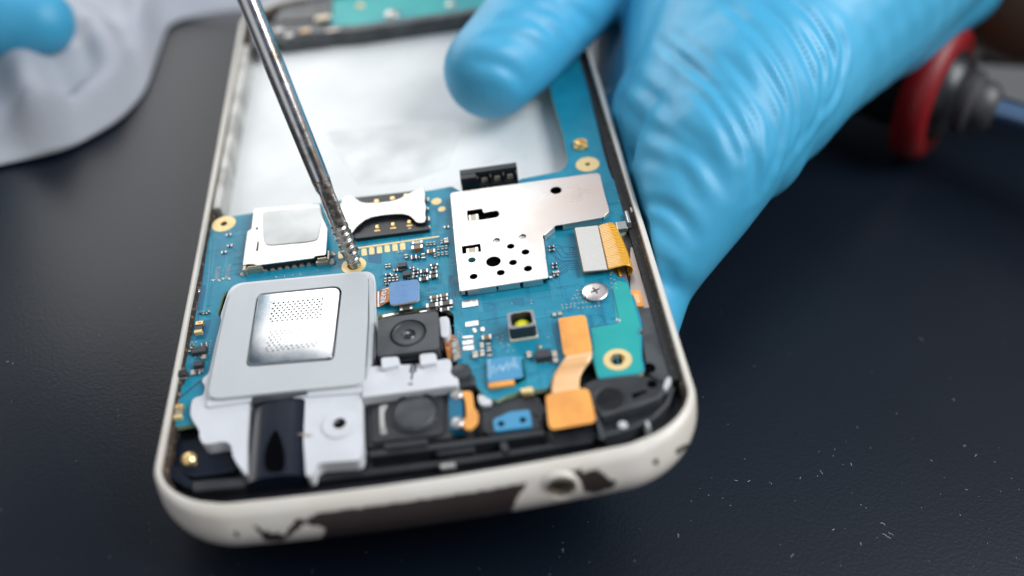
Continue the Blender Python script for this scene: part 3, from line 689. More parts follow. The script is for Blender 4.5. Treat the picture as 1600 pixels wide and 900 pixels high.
for x, y in ((387, 430), (527, 408), (670, 386)):
    q = MB(); c = P(*c4([(x, y)])[0], -.4); q.box((0, .55), .75, .95, 0, .38, taper=.12); q.box((0, -.25), 1.1, .45, -.1, .2, taper=.08); q.box((0, -.95), .62, .9, -.3, .0, m=1)
    q.build('spring_contact', ['gold', 'tin'], sim, bevel=.1, loc=(c[0], c[1], -.85))
for x, y in ((385, 190), (525, 165), (645, 140)):
    q = MB(); c = P(*c4([(x, y)])[0], -.6); q.box((0, 0), .9, .9, 0, .25, taper=.1); q.build('spring_contact', 'gold', sim, bevel=.1, loc=(c[0], c[1], -.8))
for k, (x, y) in enumerate(((838, 175), (836, 255), (845, 345), (848, 420))):
    q = MB(); c = P(*c4([(x, y)])[0], -.8); q.box((0, 0), .35, 1.0 if k % 2 == 0 else .6, 0, .5); q.build('side_spring', 'tin', sim, bevel=.08, loc=(c[0], c[1], HB+.05))
# ---------------------------------------------------------------- white speaker bracket with its perforated plate
b = MB(); hb0 = -.5
scr = circ(P(531, 663, hb0), .85, 22)
body = [(356, 457), (362, 448), (374, 442), (560, 424.5), (577, 424), (585, 430), (586.5, 440), (587, 500), (587, 562), (564.7, 572.7), (567, 700), (565, 712), (560, 719), (500, 723), (493, 728), (493, 736), (486, 744), (478, 744),
        (474, 690), (477, 622), (389, 630), (386, 690), (387, 744), (380, 736), (370, 724), (363, 712), (362, 696), (352, 689), (325, 694), (316, 693), (311, 682), (312, 672), (304, 662), (297, 648), (299, 628), (304, 621), (318, 618), (321, 602), (315, 596), (318, 590), (326, 584), (338, 530), (346, 500), (344, 494)]
b.poly(rnd(PP(body, hb0), .7, 4), -2.6, hb0, holes=[scr])
brk = b.build('speaker_bracket', ['white_plastic'], phone, smooth=35, bevel=.28, seg=3)
b = MB(); hp = .55
plat = [(362, 455), (376, 444.5), (560, 426.5), (572, 428), (575, 436), (574, 500), (569, 592), (562, 600), (340, 622), (328, 620), (326, 610), (340, 540), (356, 470)]
plate_px = [(402.5, 466.4), (406, 461), (413.4, 459.5), (520.7, 449.2), (528, 450.6), (531.5, 455.5), (519.5, 556), (515, 560), (453, 564.5), (391.7, 569.5), (386.5, 566)]
rec = rnd(PP([(400, 465), (406, 458.5), (522, 447), (530, 448.5), (534, 455), (522, 558), (517, 563), (389, 573), (384, 568)], hp), .4, 3)
b.poly(rnd(PP(plat, hp), .8, 4), hb0, hp, holes=[rec])
b.build('raised_cover', ['grey_plastic'], brk, smooth=35, bevel=.22, seg=3)
b = MB(); b.poly(rnd(PP([(576, 430), (583, 434), (585, 500), (582, 560), (572, 594), (577, 500)], .1), .5), hb0, .1); b.build('side_ledge', 'grey_plastic', brk, bevel=.2, smooth=35)
b = MB(); b.poly(rnd(PP([(322, 626), (330, 624), (562, 602), (566, 604), (565, 613), (476, 619), (388, 627), (322, 636)], -.1), .4), hb0-.2, -.1); b.build('step', 'white_plastic', brk, bevel=.2, smooth=35)
q = MB(); c = P(531, 663, hb0); q.poly(circ((0, 0), 2.3, 32), 0, .22, holes=[circ((0, 0), .85, 24)]); q.lathe([(.85, .22), (.84, -1.4)], n=24, m=1)
q.build('screw_boss', ['white_plastic', 'hole_black'], brk, bevel=.12, loc=(c[0], c[1], hb0)); 
q = MB(); q.poly(circ(P(531, 663, -1.9), 1.1, 20), -2.0, -1.9); q.build('screw_hole', 'hole_black', brk)
# perforated plate
hm = .42
def cm(x, y): return (380+x/6.43, 440+y/6.43)
b = MB(); b.poly(rnd(PP(plate_px, hm), .7, 4), hm-.5, hm)
pl = b.build('mesh_plate', ['mesh_steel'], brk, smooth=0, bevel=.12, seg=3)
b = MB()
def bil(q, u_, v_):
    a, b_, c, d = q; return ((a[0]*(1-u_)+b_[0]*u_)*(1-v_)+(d[0]*(1-u_)+c[0]*u_)*v_, (a[1]*(1-u_)+b_[1]*u_)*(1-v_)+(d[1]*(1-u_)+c[1]*u_)*v_)
q1 = [(306, 219), (797, 173), (770, 355), (270, 400)]; q2 = [(275, 505), (765, 461), (735, 640), (225, 705)]
for qd, seed in ((q1, 1), (q2, 2)):
    for j in range(8):
        for i in range(11):
            u_, v_ = (i+(.45 if j % 2 else 0))/10, j/7
            if u_ > 1.02: continue
            x, y = bil(qd, u_, v_)
            if seed == 2 and 2 <= j <= 5 and i > 2: continue
            b.poly(circ(P(*cm(x, y), hm+.012), .175 if seed == 1 else .13, 10), hm-.02, hm+.012, 0, bottom=False)
ab1 = b.build('speaker_holes', 'hole_black', pl, smooth=0)
b = MB()
def cmt(pts, w): b.strip(PP([cm(*p) for p in pts], hm+.01), w, hm-.02, hm+.02)
cmt([(272, 210), (300, 200), (832, 152)], .1); cmt([(272, 210), (238, 428)], .04); cmt([(232, 490), (240, 482), (798, 434)], .07); cmt([(232, 490), (218, 640)], .04); cmt([(798, 434), (775, 660)], .04); cmt([(240, 432), (800, 372)], .03)
ab2 = b.build('pressed_outline', 'tan_metal', pl, smooth=0)
b = MB()
random.seed(5)
for k in range(30):
    u_ = random.random(); x, y = bil(q2, u_, random.uniform(.62, 1.03) if random.random() < .8 else random.random())
    b.strip(PP([cm(x, y), cm(x+random.uniform(-12, 12), y+random.uniform(-6, 6)), cm(x+random.uniform(-20, 20), y+random.uniform(-9, 9))], hm+.008), random.uniform(.03, .09), hm-.02, hm+.01)
for x, y in ((150, 315), (385, 160), (335, 165), (430, 440), (470, 440), (545, 410), (830, 235), (625, 150)):
    b.strip(PP([cm(x, y), cm(x+14, y+5)], hm+.008), .08, hm-.02, hm+.01)
ab3 = b.build('dirt_specks', 'tan_metal', pl, smooth=0); absorb(pl, ab1, ab2, ab3)
# camera holder arm of the bracket
b = MB(); ha = -.1
arm = [(564.7, 572.7), (624, 569), (655, 568), (683, 562), (698, 559.4), (704, 561), (705.4, 568), (704.6, 583), (713, 586.7), (716.3, 591), (715.5, 602), (697, 604), (653, 610), (565, 621)]
b.poly(rnd(PP(arm, ha), .3, 3), -2.4, ha); b.build('holder_arm', 'white_plastic', brk, bevel=.2, smooth=35)
for pts in ([(595, 560), (598, 558), (620, 556.5), (623, 559), (624.5, 569.5), (596.5, 576)], [(655, 555), (658, 552.5), (678, 550.5), (681, 553), (683.5, 566), (656.5, 571)]):
    b = MB(); b.poly(rnd(PP(pts, .7), .35, 3), -.6, .7); b.build('clip', 'white_plastic', brk, bevel=.22, smooth=35)
b = MB(); b.poly(rnd(PP([(685, 495), (698, 493), (702, 497), (702, 523), (696, 527), (688, 526)], .2), .5, 3), -2.4, .2); b.build('clip', 'white_plastic', brk, bevel=.2, smooth=35)
for tx, x, y, s_ in (('8', 645.5, 577, 2.0), ('1', 643.5, 589, 1.5), ('-', 641.5, 598.5, 2.0)):
    c = P(x, y, ha); lettering(tx, s_, 'stamped_digit', 'ink_dark', brk, (c[0], c[1], ha+.02), math.radians(-8), 1.0, .06)
b = MB(); b.poly(rnd(PP([(462, 677), (486, 679), (490, 681), (480, 683)], hb0), .1), hb0, hb0+.02); b.build('pencil_mark', 'tan_metal', brk)
b = MB(); b.poly(rnd(PP([(346, 452), (358, 449), (357, 482), (343, 500), (336, 495)], HB-.5), .3), -2.6, HB-.6); b.build('dark_gap', 'hole_black', brk)
# ---------------------------------------------------------------- headphone jack housing at the near edge
b = MB(); hj = -.2
jl, jr_ = P(387, 690, hj), P(474, 680, hj); jx = (jl[0]+jr_[0])/2; jw = jr_[0]-jl[0]; y0 = P(430, 744, hj)[1]; y1 = P(432, 621, hj)[1]
rows = []
for i in range(13):
    y = y0+(y1-y0)*i/12; row = []
    for k in range(17):
        a = math.pi*k/16; row.append((jx-jw/2*math.cos(a)*(1.0), y, -1.5+1.35*math.sin(a)**.7))
    rows.append(row)
tear = rnd(PP([(431, 668), (440, 688), (446, 712), (444, 738), (414, 738), (412, 712), (420, 688)], -.15), 1.2, 5)
b.ribbon(rows); b.add([rows[0][k] for k in range(17)]+[(rows[0][k][0], rows[0][k][1], -3) for k in range(17)], [(k+1, k, 17+k, 18+k) for k in range(16)])
jh = b.build('jack_housing', 'navy_plastic', phone, smooth=60)
b = MB(); b.box((jx+.1, y1+.15), jw+.4, 1.2, -2, .0); b.build('housing_collar', 'dark_grey', jh, bevel=.2)
b = MB(); b.poly(tear, -.3, -.085); b.build('teardrop_opening', 'hole_black', jh)
# ---------------------------------------------------------------- rear camera
cor = PP([(590.5, 497.5), (683.5, 485.5), (687.5, 546), (588.5, 556)], .9)
cc = Vector((sum(p[0] for p in cor)/4, sum(p[1] for p in cor)/4)); aw = (Vector(cor[1])-Vector(cor[0])); an = math.atan2(aw.y, aw.x)
W_ = (aw.length+(Vector(cor[2])-Vector(cor[3])).length)/2; H_ = ((Vector(cor[0])-Vector(cor[3])).length+(Vector(cor[1])-Vector(cor[2])).length)/2
b = MB(); b.poly(rnd([(-W_/2, -H_/2), (W_/2, -H_/2), (W_/2, H_/2), (-W_/2, H_/2)], .7, 5), -3.6, .9-.0, holes=[circ((0, .05), 2.55, 48)])
cam_o = b.build('camera_module', ['dark_grey'], phone, bevel=.18, seg=3, loc=(cc.x, cc.y, 0)); cam_o.rotation_euler = (0, 0, an)
b = MB(); b.lathe([(2.55, .55), (2.35, .62), (2.2, .9), (2.1, .92), (2.0, .8), (1.2, .66), (1.0, .66), (.85, .45)], c=(0, .05), n=48)
lr = b.build('lens_ring', 'lens_ring', cam_o, smooth=25)
b = MB(); b.lathe([(.95, .42), (.8, .58), (.5, .70), (.2, .75), (.001, .76)], c=(0, .05), n=32); b.build('lens', 'lens_glass', lr, smooth=80)
b = MB(); b.box((0, -H_/2-.35), W_*.9, .7, -3.4, .15); b.box((W_/2+.2, 0), .4, H_*.8, -3.4, -.2); b.build('camera_base', 'black_plastic', cam_o, bevel=.1)
b = MB(); b.poly(PP([(703, 492), (710, 491), (711, 527), (703, 527)], -1.9), -3.4, -2.0); b.build('socket_gap', 'hole_black', phone)
b = MB(); fl_ = []
for k, (xa, xb, y, h) in enumerate(((694, 712, 524, -1.6), (694, 716, 534, -1.0), (697, 719, 548, -.9), (700, 722, 562, -1.4))):
    fl_.append([(*P(xa, y, h), h), (*P((xa+xb)/2, y, h), h+.08), (*P(xb, y-2, h), h)])
b.ribbon(fl_); b.build('camera_flex', 'copper_flex', phone)
b = MB(); random.seed(9)
for k in range(16):
    y = 531+k*2.0; c = P(709+random.uniform(-1.5, 1.5)+k*.35, y, -.7); b.box(c, 1.0, .25, -.95, -.65+random.uniform(-.1, .15), ang=random.uniform(-.3, .5), taper=.04)
b.build('glue_beads', 'tin', phone, bevel=.06)
b = MB(); c = P(720, 577, .2); b.lathe([(1.35, -2.6), (1.4, -.2), (1.25, .05), (.9, .2), (0, .2)], c=c, n=8); b.box((c[0]+.6, c[1]-1.2), 2.2, 1.8, -2.8, -.9)
b.build('rubber_plug', 'dark_grey', phone, bevel=.2)
# ---------------------------------------------------------------- connector with printed blue cap and short flex
hc = -.15
capo = rnd(PP([(608, 444), (611, 441), (651, 436), (654.3, 439.3), (655.5, 466.5), (652, 470), (614, 476.5), (609, 474.5)], hc), .35, 4)
b = MB(); b.poly(capo, hc-.12, hc, 0, 1); b.poly(capo, hc-.34, hc-.12, 1, 1)
cap = b.build('connector_cap', ['blue_cap', 'beige'], phone, bevel=.05)
b = MB(); b.poly(rnd(PP([(613, 446), (650, 441), (651, 464), (614, 470)], hc-.3), .3), HB, hc-.35); b.build('connector_body', 'ic_black', cap)
b = MB(); random.seed(2)
for k in range(20):
    u_, v_ = (k % 5+random.uniform(-.2, .2))/5, (k//5+random.uniform(-.2, .2))/4; c = P(620+u_*19-v_*3, 447+v_*20-u_*2, hc); b.poly(circ(c, .10, 8), hc-.02, hc+.02)
ab1 = b.build('raised_dots', 'blue_cap', cap, smooth=0); absorb(cap, ab1)
b = MB()
rowL = [(608.5, 447.5, 470.8, hc-.25), (604, 449, 472.5, hc-.3), (598, 451.3, 476.5, hc-.55), (593, 453.5, 479.5, hc-.75), (588, 456.5, 479.5, hc-.8), (583, 459, 477.5, hc-.9), (577, 460, 477, hc-1.4)]
rr = []
for x, ya, yb, h in rowL:
    p, q_ = P(x, ya, h), P(x, yb, h); rr.append([(p[0]+(q_[0]-p[0])*k/4, p[1]+(q_[1]-p[1])*k/4, h) for k in range(5)])
b.ribbon(rr); fx = b.build('connector_flex', 'copper_flex', cap, smooth=60)
b = MB()
for xa in (591.2,): b.strip([P(xa, 455.5, hc-.72), P(xa, 479.5, hc-.72)], .22, hc-.8, hc-.70)
b.build('white_line', 'white_ink', fx)
for k in range(3):
    b = MB(); h = hc-.28
    b.strip([P(604+k*1.3, 451+k*7, h-.02), P(607.5, 450+k*7.5, h)], .1, h-.05, h+.01); b.build('copper_contact', 'gold', fx)
c = P(600, 462, hc-.45); l_ = lettering('REV01', 1.12, 'lettering', 'white_ink', fx, (c[0], c[1], hc-.36), math.radians(86), 1.0, .03); l_.rotation_euler = (math.radians(-17), 0, math.radians(84))
# ---------------------------------------------------------------- flash lamp
fa = P(797.5, 536, HB); fb = P(841.5, 529.5, HB); an = math.atan2(fb[1]-fa[1], fb[0]-fa[0]); wf = math.dist(fa, fb); ht = 1.35
dpt = 3.3
cx_ = (fa[0]+fb[0])/2-math.sin(an)*dpt/2; cy_ = (fa[1]+fb[1])/2+math.cos(an)*dpt/2
b = MB(); b.box((0, 0), wf, dpt, HB, HB+.55, m=0)
fo = b.build('flash_lamp', ['cream'], phone, bevel=.08, loc=(cx_, cy_, 0)); fo.rotation_euler = (0, 0, an)
b = MB(); sq = rnd([(-wf/2+.08, -dpt/2+.08), (wf/2-.08, -dpt/2+.08), (wf/2-.08, dpt/2-.08), (-wf/2+.08, dpt/2-.08)], .5, 4)
si = rnd([(-wf/2+.5, -dpt/2+.42), (wf/2-.5, -dpt/2+.42), (wf/2-.5, dpt/2-.38), (-wf/2+.5, dpt/2-.38)], .7, 5)
b.poly(sq, HB+.55, ht, 0, 1, holes=[si]); b.build('lamp_housing', ['lens_ring2', 'ic_black'], fo, bevel=.12, seg=2)
b = MB(); b.lathe([(1.3, HB+.9), (1.28, HB+1.3), (1.05, HB+1.55), (.5, HB+1.75), (.001, HB+1.78)], c=(0, -.05), n=24); b.build('phosphor_dome', 'phosphor', fo, smooth=70)
b = MB(); b.lathe([(1.45, HB+.56), (1.42, HB+.8), (1.2, HB+.82)], c=(0, -.05), n=24); b.build('reflector', 'cream', fo, smooth=70)
# ---------------------------------------------------------------- screw
q = MB(); c = P(930, 454, -.75); q.lathe([(1.5, 0), (1.8, .15), (1.85, .36), (1.74, .46), (1.3, .5), (.6, .52), (.001, .52)], n=40)
sw = q.build('screw', ['screw_steel'], phone, smooth=40, loc=(c[0], c[1], HB+.05))
q = MB()
for a in (20, 110): q.box((0, 0), 1.35, .24, .4, .535, ang=math.radians(a))
q.box((0, 0), .55, .55, .4, .54, ang=math.radians(65)); q.build('cross_recess', 'ceramic_dark', sw, smooth=0)
# ---------------------------------------------------------------- display connector with folded flex
ht_ = .0
b = MB(); st = PP([(898, 355.5), (934, 352), (949, 420.5), (912, 424)], ht_)
b.poly(rnd(st, .2, 3), ht_-.18, ht_); dc = b.build('display_connector', ['pad_steel'], phone, bevel=.05)
b = MB(); b.poly(rnd(PP([(896.5, 357), (935, 353), (950.5, 421), (910.5, 426)], ht_-.2), .2, 3), ht_-.42, ht_-.2); b.build('stiffener', 'ceramic_brown', dc, bevel=.03)
b = MB(); b.poly(PP([(903, 362), (932, 358), (944, 414), (915, 418)], ht_-.5), HB, ht_-.42); b.build('connector_body', 'ic_black', dc)
b = MB(); p0, p1 = Vector(P(934.5, 352.5, ht_-.2)), Vector(P(950, 421, ht_-.2)); rows = []
for i in range(41):
    s_ = i/40; o_ = p0.lerp(p1, s_); row = []
    x1 = 3.5-.9*(1-s_)**2; rz = 1.05
    for k in range(25):
        t_ = k/24
        if t_ < .35: x, z = (x1-rz)*t_/.35, -.28+.38*math.sin(math.pi*t_/.35*.5)
        else:
            a = math.pi/2-(t_-.35)/.65*math.pi*1.28; x, z = x1-rz+rz*1.05*math.cos(a), -.28+.38-rz+rz*math.sin(a)
        zz = z+.012*math.sin(i*.9+k*.35)
        row.append((o_.x+x, o_.y-x*.03, zz))
    rows.append(row)
b.ribbon(rows)
m = mat('kapton_lines', (.85, .42, .04), .25, coat=.6, spec=.6)
nt = m.node_tree; bs = nt.nodes['Principled BSDF']; tc = nt.nodes.new('ShaderNodeTexCoord'); wv = nt.nodes.new('ShaderNodeTexWave'); wv.bands_direction = 'Y'
wv.inputs['Scale'].default_value = 950; wv.inputs['Distortion'].default_value = 9; wv.inputs['Detail'].default_value = 4; wv.inputs['Detail Scale'].default_value = .35
nt.links.new(tc.outputs['Object'], wv.inputs['Vector']); rp = nt.nodes.new('ShaderNodeValToRGB')
rp.color_ramp.elements[0].position = .15; rp.color_ramp.elements[0].color = (.30, .11, .01, 1); rp.color_ramp.elements[1].position = .6; rp.color_ramp.elements[1].color = (.95, .47, .015, 1)
nt.links.new(wv.outputs['Fac'], rp.inputs['Fac']); nt.links.new(rp.outputs['Color'], bs.inputs['Base Color'])
bp = nt.nodes.new('ShaderNodeBump'); bp.inputs['Strength'].default_value = .3; bp.inputs['Distance'].default_value = .04*S
nt.links.new(wv.outputs['Fac'], bp.inputs['Height']); nt.links.new(bp.outputs['Normal'], bs.inputs['Normal'])
fo2 = b.build('folded_flex', ['kapton_lines'], dc, smooth=180); so2 = fo2.modifiers.new('s', 'SOLIDIFY'); so2.thickness = .1*S
# ---------------------------------------------------------------- right-hand side: steel strip, tab, dark cover
b = MB(); b.poly(rnd(PP([(934, 196), (945, 225), (957, 262), (972, 282), (986, 322), (985, 348), (976, 364), (958, 372), (958, 425), (976, 440), (986, 458), (998, 482), (1026, 480), (1001, 392), (987, 345), (975, 300), (950, 215), (925, 130), (905, 100)], -1.9), .3), -3.4, -1.9)
b.build('steel_strip', 'pink_steel', phone, bevel=.08)
b = MB(); b.poly(rnd(PP([(988, 381), (996, 380), (1000, 395), (993, 394)], -1.8), .15), -2, -1.75); b.poly(rnd(PP([(953, 262), (962, 262), (968, 280), (958, 280)], -1.8), .15), -2, -1.7); b.build('white_tape', 'white_plastic', phone, bevel=.05)
b = MB(); b.poly(rnd(PP([(984, 454), (1000, 452.5), (1007, 478), (995, 479)], -1.5), .4), -2, -1.5)
tb_ = b.build('flex_tab', 'kapton', phone, bevel=.05); b = MB(); b.poly(rnd(PP([(989, 459), (997, 458), (1001, 473), (995, 474)], -1.48), .3), -1.5, -1.46); b.build('tab_print', 'kapton_pale', tb_)
q = MB(); q.box(P(971, 352, -.6), 1.6, 1.8, HB, -.5, m=0); q.box(P(981, 340, -.6), .7, 3.0, HB, -.3, m=0, taper=.1); q.build('spring_clip', 'slot_steel', phone, bevel=.15)
b = MB(); b.box(P(974, 355, -.9), 2.6, .6, -2.2, -.9); b.box(P(984, 372, -1.5), 1.6, 3.4, -3, -1.88); b.build('clip_base', 'ic_black', phone, bevel=.1)
b = MB(); q = [(984, 300), (990, 318), (987, 328)]
for x, y in q: b.box(P(x, y, -1), .5, 1.3, -1.6, -.9, taper=.1)
b.build('side_spring', 'tin', phone, bevel=.08)
dk = MB(); dk.poly(rnd(PP([(994, 481), (1025, 479), (1040, 530), (1046, 572), (1048, 592), (1038, 598), (1012, 584), (1006, 545), (1002, 522), (1003, 505)], -1.5), .5), -3.4, -1.5)
dk.build('side_cover', 'dark_grey', phone, bevel=.15)
b = MB(); b.poly(rnd(PP([(908, 603), (928, 592), (1010, 586), (1040, 598), (1043, 604), (1030, 622), (1000, 632), (940, 650), (932, 646), (920, 612)], -1.2), .7), -3.6, -1.2)
ad_ = b.build('antenna_carrier', 'matte_black', phone, bevel=.25, smooth=35)
b = MB(); b.poly(rnd(PP([(934, 652), (1000, 633), (1030, 622), (1046, 604), (1054, 612), (1044, 636), (1024, 656), (990, 672), (940, 688), (928, 684)], -2.3), .6), -3.6, -2.3, 0); b.build('carrier_step', 'black_plastic', ad_, bevel=.25)
b = MB()
for pts, w_, h in (([(932, 650), (936, 664), (942, 686)], .5, -1.3), ([(942, 680), (985, 668), (1020, 652), (1042, 630), (1052, 605)], .45, -1.5), ([(940, 648), (1000, 631), (1028, 620), (1044, 600)], .5, -1.0)):
    b.strip(PP(pts, h), w_, -3.4, h)
b.build('carrier_rib', 'dark_grey', ad_, bevel=.12)
b = MB(); b.poly(rnd(PP([(1040, 590), (1047, 586), (1050, 594), (1041, 608), (1035, 606)], -.8), .5), -3, -.9); b.box(P(1012, 662, -1.2), .8, 1.4, -3, -1.2, taper=.2); b.lathe([(.6, -3), (.6, -1.2), (0, -1.1)], c=P(973, 663, -1.2), n=14)
b.build('plastic_post', 'grey_plastic', ad_, bevel=.2)
b = MB(); b.poly(rnd(PP([(986, 616), (1008, 609), (1013, 612), (1000, 618), (990, 624)], -1.18), .2), -1.3, -1.185); b.poly(circ(P(1019, 600, -1.18), .7, 14), -1.3, -1.185); b.poly(circ(P(1014, 575, -1.48), .9, 14), -1.6, -1.485)
b.build('dark_opening', 'hole_black', ad_)
q = MB(); c = P(952, 624, -1.1); q.lathe([(2.3, -.2), (2.3, .05), (1.9, .12), (1.8, .0), (.001, .0)], n=32); q.build('round_boss', 'matte_black', ad_, loc=(c[0], c[1], -1.2), smooth=30)
# ---------------------------------------------------------------- near edge: earpiece, sensor, chin structures
b = MB(); he = -1.3
b.poly(rnd(PP([(572, 628), (640, 618), (712, 608), (716, 618), (714, 668), (700, 686), (574, 700)], -1.7), .5), -3.6, -1.7, 0)
ep = b.build('earpiece_tray', 'black_plastic', phone, bevel=.15)
b = MB(); b.poly(rnd(PP([(580, 636), (606, 630), (680, 618), (694, 622), (694, 670), (684, 680), (580, 692)], he), .6), -1.8, he)
em = b.build('earpiece', 'matte_black', phone, bevel=.2)
c = P(647, 641, -.7)
q = MB(); q.lathe([(2.9, -.6), (2.85, -.1), (2.65, .05), (2.3, .12), (1.2, .2), (.001, .22)], n=44); q.build('diaphragm', 'dark_grey', em, loc=(c[0], c[1], -1.0), smooth=60)
q = MB(); q.lathe([(3.35, -.5), (3.35, -.1), (3.2, 0), (3.0, 0), (2.95, -.3)], n=44); q.build('earpiece_ring', 'matte_black', em, loc=(c[0], c[1], -1.0), smooth=40)
b = MB(); b.poly(rnd(PP([(592, 634), (607, 631), (600, 645), (601, 664), (606, 678), (594, 680)], he+.12), .4), he, he+.14); b.build('painted_gleam', 'bay_wall', em, bevel=.04)  # pale curved strip painting the gleam on the earpiece's left side
b = MB(); b.poly(rnd(PP([(700, 612), (722, 608), (724, 668), (702, 672)], -1.1), .4), -2.6, -1.1); ec = b.build('earpiece_board', 'board_deep', phone, bevel=.08)
blob('solder_joint', 714, 617, .95, .5, 'tin', ec, -1.1); blob('solder_joint', 715, 661, .95, .5, 'tin', ec, -1.1)
b = MB(); b.poly(rnd(PP([(720, 611), (736, 610), (739, 618), (740.5, 636), (748, 646), (746.6, 661), (735.7, 672), (725, 670), (722, 657), (729, 652), (727, 627)], -.8), .5, 4), -1.1, -.8); b.build('earpiece_flex', 'kapton', ec, bevel=.06)
b = MB(); b.poly(rnd(PP([(746, 614), (760, 619), (769, 625), (766, 631), (752.5, 634), (746, 626)], -1.3), .7, 4), -3, -1.3); b.build('white_seal', 'white_plastic', phone, bevel=.3)
b = MB(); b.poly(rnd(PP([(752, 640), (772, 625), (835, 616), (846, 624), (852, 668), (770, 680), (752, 674)], -1.9), .6), -3.6, -1.9); sn = b.build('sensor_tray', 'matte_black', phone, bevel=.2)
b = MB(); b.poly(rnd(PP([(770, 655), (780, 651), (796, 643), (827.5, 639.5), (831.5, 666), (772.5, 674)], -1.3), .4), -1.9, -1.3); b.build('sensor_board', 'blue_tape', sn, bevel=.06)
b = MB()
for x, y in ((783, 662), (817, 656)): b.poly(circ(P(x, y, -1.28), .45, 14), -1.32, -1.285)
b.build('sensor_window', 'hole_black', sn)
b = MB(); b.poly(circ(P(843, 640, -1.7), 1.0, 16), -1.95, -1.7); b.poly(rnd(PP([(838, 628), (846, 634), (848, 660), (842, 660)], -1.5), .4), -1.9, -1.5); b.build('tray_bump', 'black_plastic', sn, bevel=.2)
for pts, h, mm_ in (([(576, 704), (700, 690), (850, 670), (852, 678), (700, 700), (576, 714)], -1.5, 'dark_grey'), ([(494, 742), (600, 730), (740, 712), (926, 682), (928, 690), (740, 722), (600, 740), (494, 752)], -2.2, 'black_plastic'),
                    ([(600, 692), (668, 684), (668, 694), (600, 702)], -1.1, 'dark_grey'), ([(300, 752), (386, 747), (386, 760), (300, 768)], -1.5, 'dark_grey'), ([(246, 690), (256, 688), (268, 726), (300, 752), (296, 764), (262, 745)], -1.9, 'navy_plastic'),
                    ([(680, 700), (740, 692), (742, 704), (682, 712)], -1.9, 'dark_grey'), ([(780, 690), (792, 688), (796, 704), (784, 706)], -1.7, 'dark_grey'),
                    ([(856, 676), (926, 664), (932, 682), (862, 692)], -2.0, 'black_plastic')):
    b = MB(); b.poly(rnd(PP(pts, h), .4), -3.6, h); b.build('chin_rib', {'dark_grey': 'matte_black'}.get(mm_, mm_), phone, bevel=.18)
b = MB(); b.poly(rnd(PP([(686, 724), (712, 720), (712, 728), (688, 732)], -2.3), .3), -3, -2.2); b.build('chin_label', 'bay_wall', phone, bevel=.1)
b = MB(); b.poly(rnd(PP([(262, 690), (330, 682), (356, 700), (372, 735), (300, 746), (262, 728)], -2.6), .8), -3.5, -2.6); b.build('corner_tray', 'navy_plastic', phone, bevel=.2)
q = MB(); c = P(292, 712, -1.6); q.lathe([(.95, -1.2), (1.0, -.4), (.75, -.1), (.4, .1), (.001, .15)], n=20); q.build('brass_insert', 'gold', phone, loc=(c[0], c[1], -1.7), smooth=40)
# printed blue connector by the near edge of the board
b = MB(); b.poly(rnd(PP([(760, 561), (808, 556), (814, 558), (817, 589), (802, 592), (762, 597)], -.6), .3), HB, -.6)
bcx = b.build('camera_connector', 'blue_tape', phone, bevel=.08)
b = MB(); b.poly(rnd(PP([(809, 556), (818, 557), (821, 588), (804, 592), (803, 600), (812, 598), (822, 592)], -.9), .2), HB, -.9); b.build('connector_edge', 'board_teal', bcx)
b = MB(); b.poly(rnd(PP([(762, 598), (803, 592), (804, 600), (764, 606)], -.7), .2), -1.2, -.7); b.build('orange_edge', 'kapton', bcx, bevel=.05)
b = MB(); b.poly(PP([(768, 607), (802, 602), (804, 626), (770, 628)], -2.4), -3.4, -2.4); b.build('gap', 'hole_black', bcx)
b = MB(); b.poly(rnd(PP([(812, 607), (832, 603), (834, 612), (814, 614)], -1.0), .3), HB-.5, -1.0); b.build('test_pad', 'pale_gold', bcx, bevel=.1)
b = MB(); random.seed(4)
for k in range(26):
    x = 765+k*1.7; y = 574+random.uniform(-4, 5)-k*.15+(3 if k < 8 else 0); b.strip(PP([(x, y-3.5), (x+random.uniform(-1.5, 1.5), y+3.5)], -.58), random.uniform(.10, .18), -.6, -.585)
for k in range(6): b.box(P(764.5, 563+k*5, -.58), .35, .3, -.6, -.585)
for k in range(4): b.box(P(803, 560+k*4, -.58), .4, .25, -.6, -.585)
ab1 = b.build('white_print', 'faint_ink', bcx, smooth=0); absorb(bcx, ab1)
# orange flex that runs from the board to the near edge
b = MB(); b.poly(rnd(PP([(872, 497), (911, 491.5), (916, 495), (925, 545), (922, 549), (884, 556), (880, 552)], -.35), .35, 4), -.6, -.35)
of = b.build('power_flex', 'kapton', phone, bevel=.06)
b = MB(); b.poly(PP([(877, 503), (910, 498), (918, 540), (886, 546)], -.7), HB, -.6); b.build('connector_body', 'ic_black', of)
rows = []
L_ = [(883.5, 555), (881, 562), (874, 572), (868, 580), (864, 588), (861.5, 598), (861, 608), (862, 620)]
R_ = [(925, 548), (925, 556), (922, 565), (916, 573), (910, 581), (906.5, 589), (905, 600), (908, 614)]
hh = [-.4, -.35, -.6, -1.0, -1.25, -1.1, -.8, -.75]
def cat(L, t):
    i = min(int(t*(len(L)-1)), len(L)-2); f = t*(len(L)-1)-i; return [L[i][k]*(1-f)+L[i+1][k]*f for k in range(len(L[0]))]
for i in range(29):
    t_ = i/28; l, r = cat(L_, t_), cat(R_, t_); h = cat([(v,) for v in hh], t_)[0]; p, q_ = P(l[0], l[1], h), P(r[0], r[1], h)
    rows.append([(p[0]+(q_[0]-p[0])*k/6, p[1]+(q_[1]-p[1])*k/6, h) for k in range(7)])
b = MB(); b.ribbon(rows[::-1]); fs_ = b.build('flex_strip', 'kapton_pale', of, smooth=180); s2 = fs_.modifiers.new('s', 'SOLIDIFY'); s2.thickness = .1*S
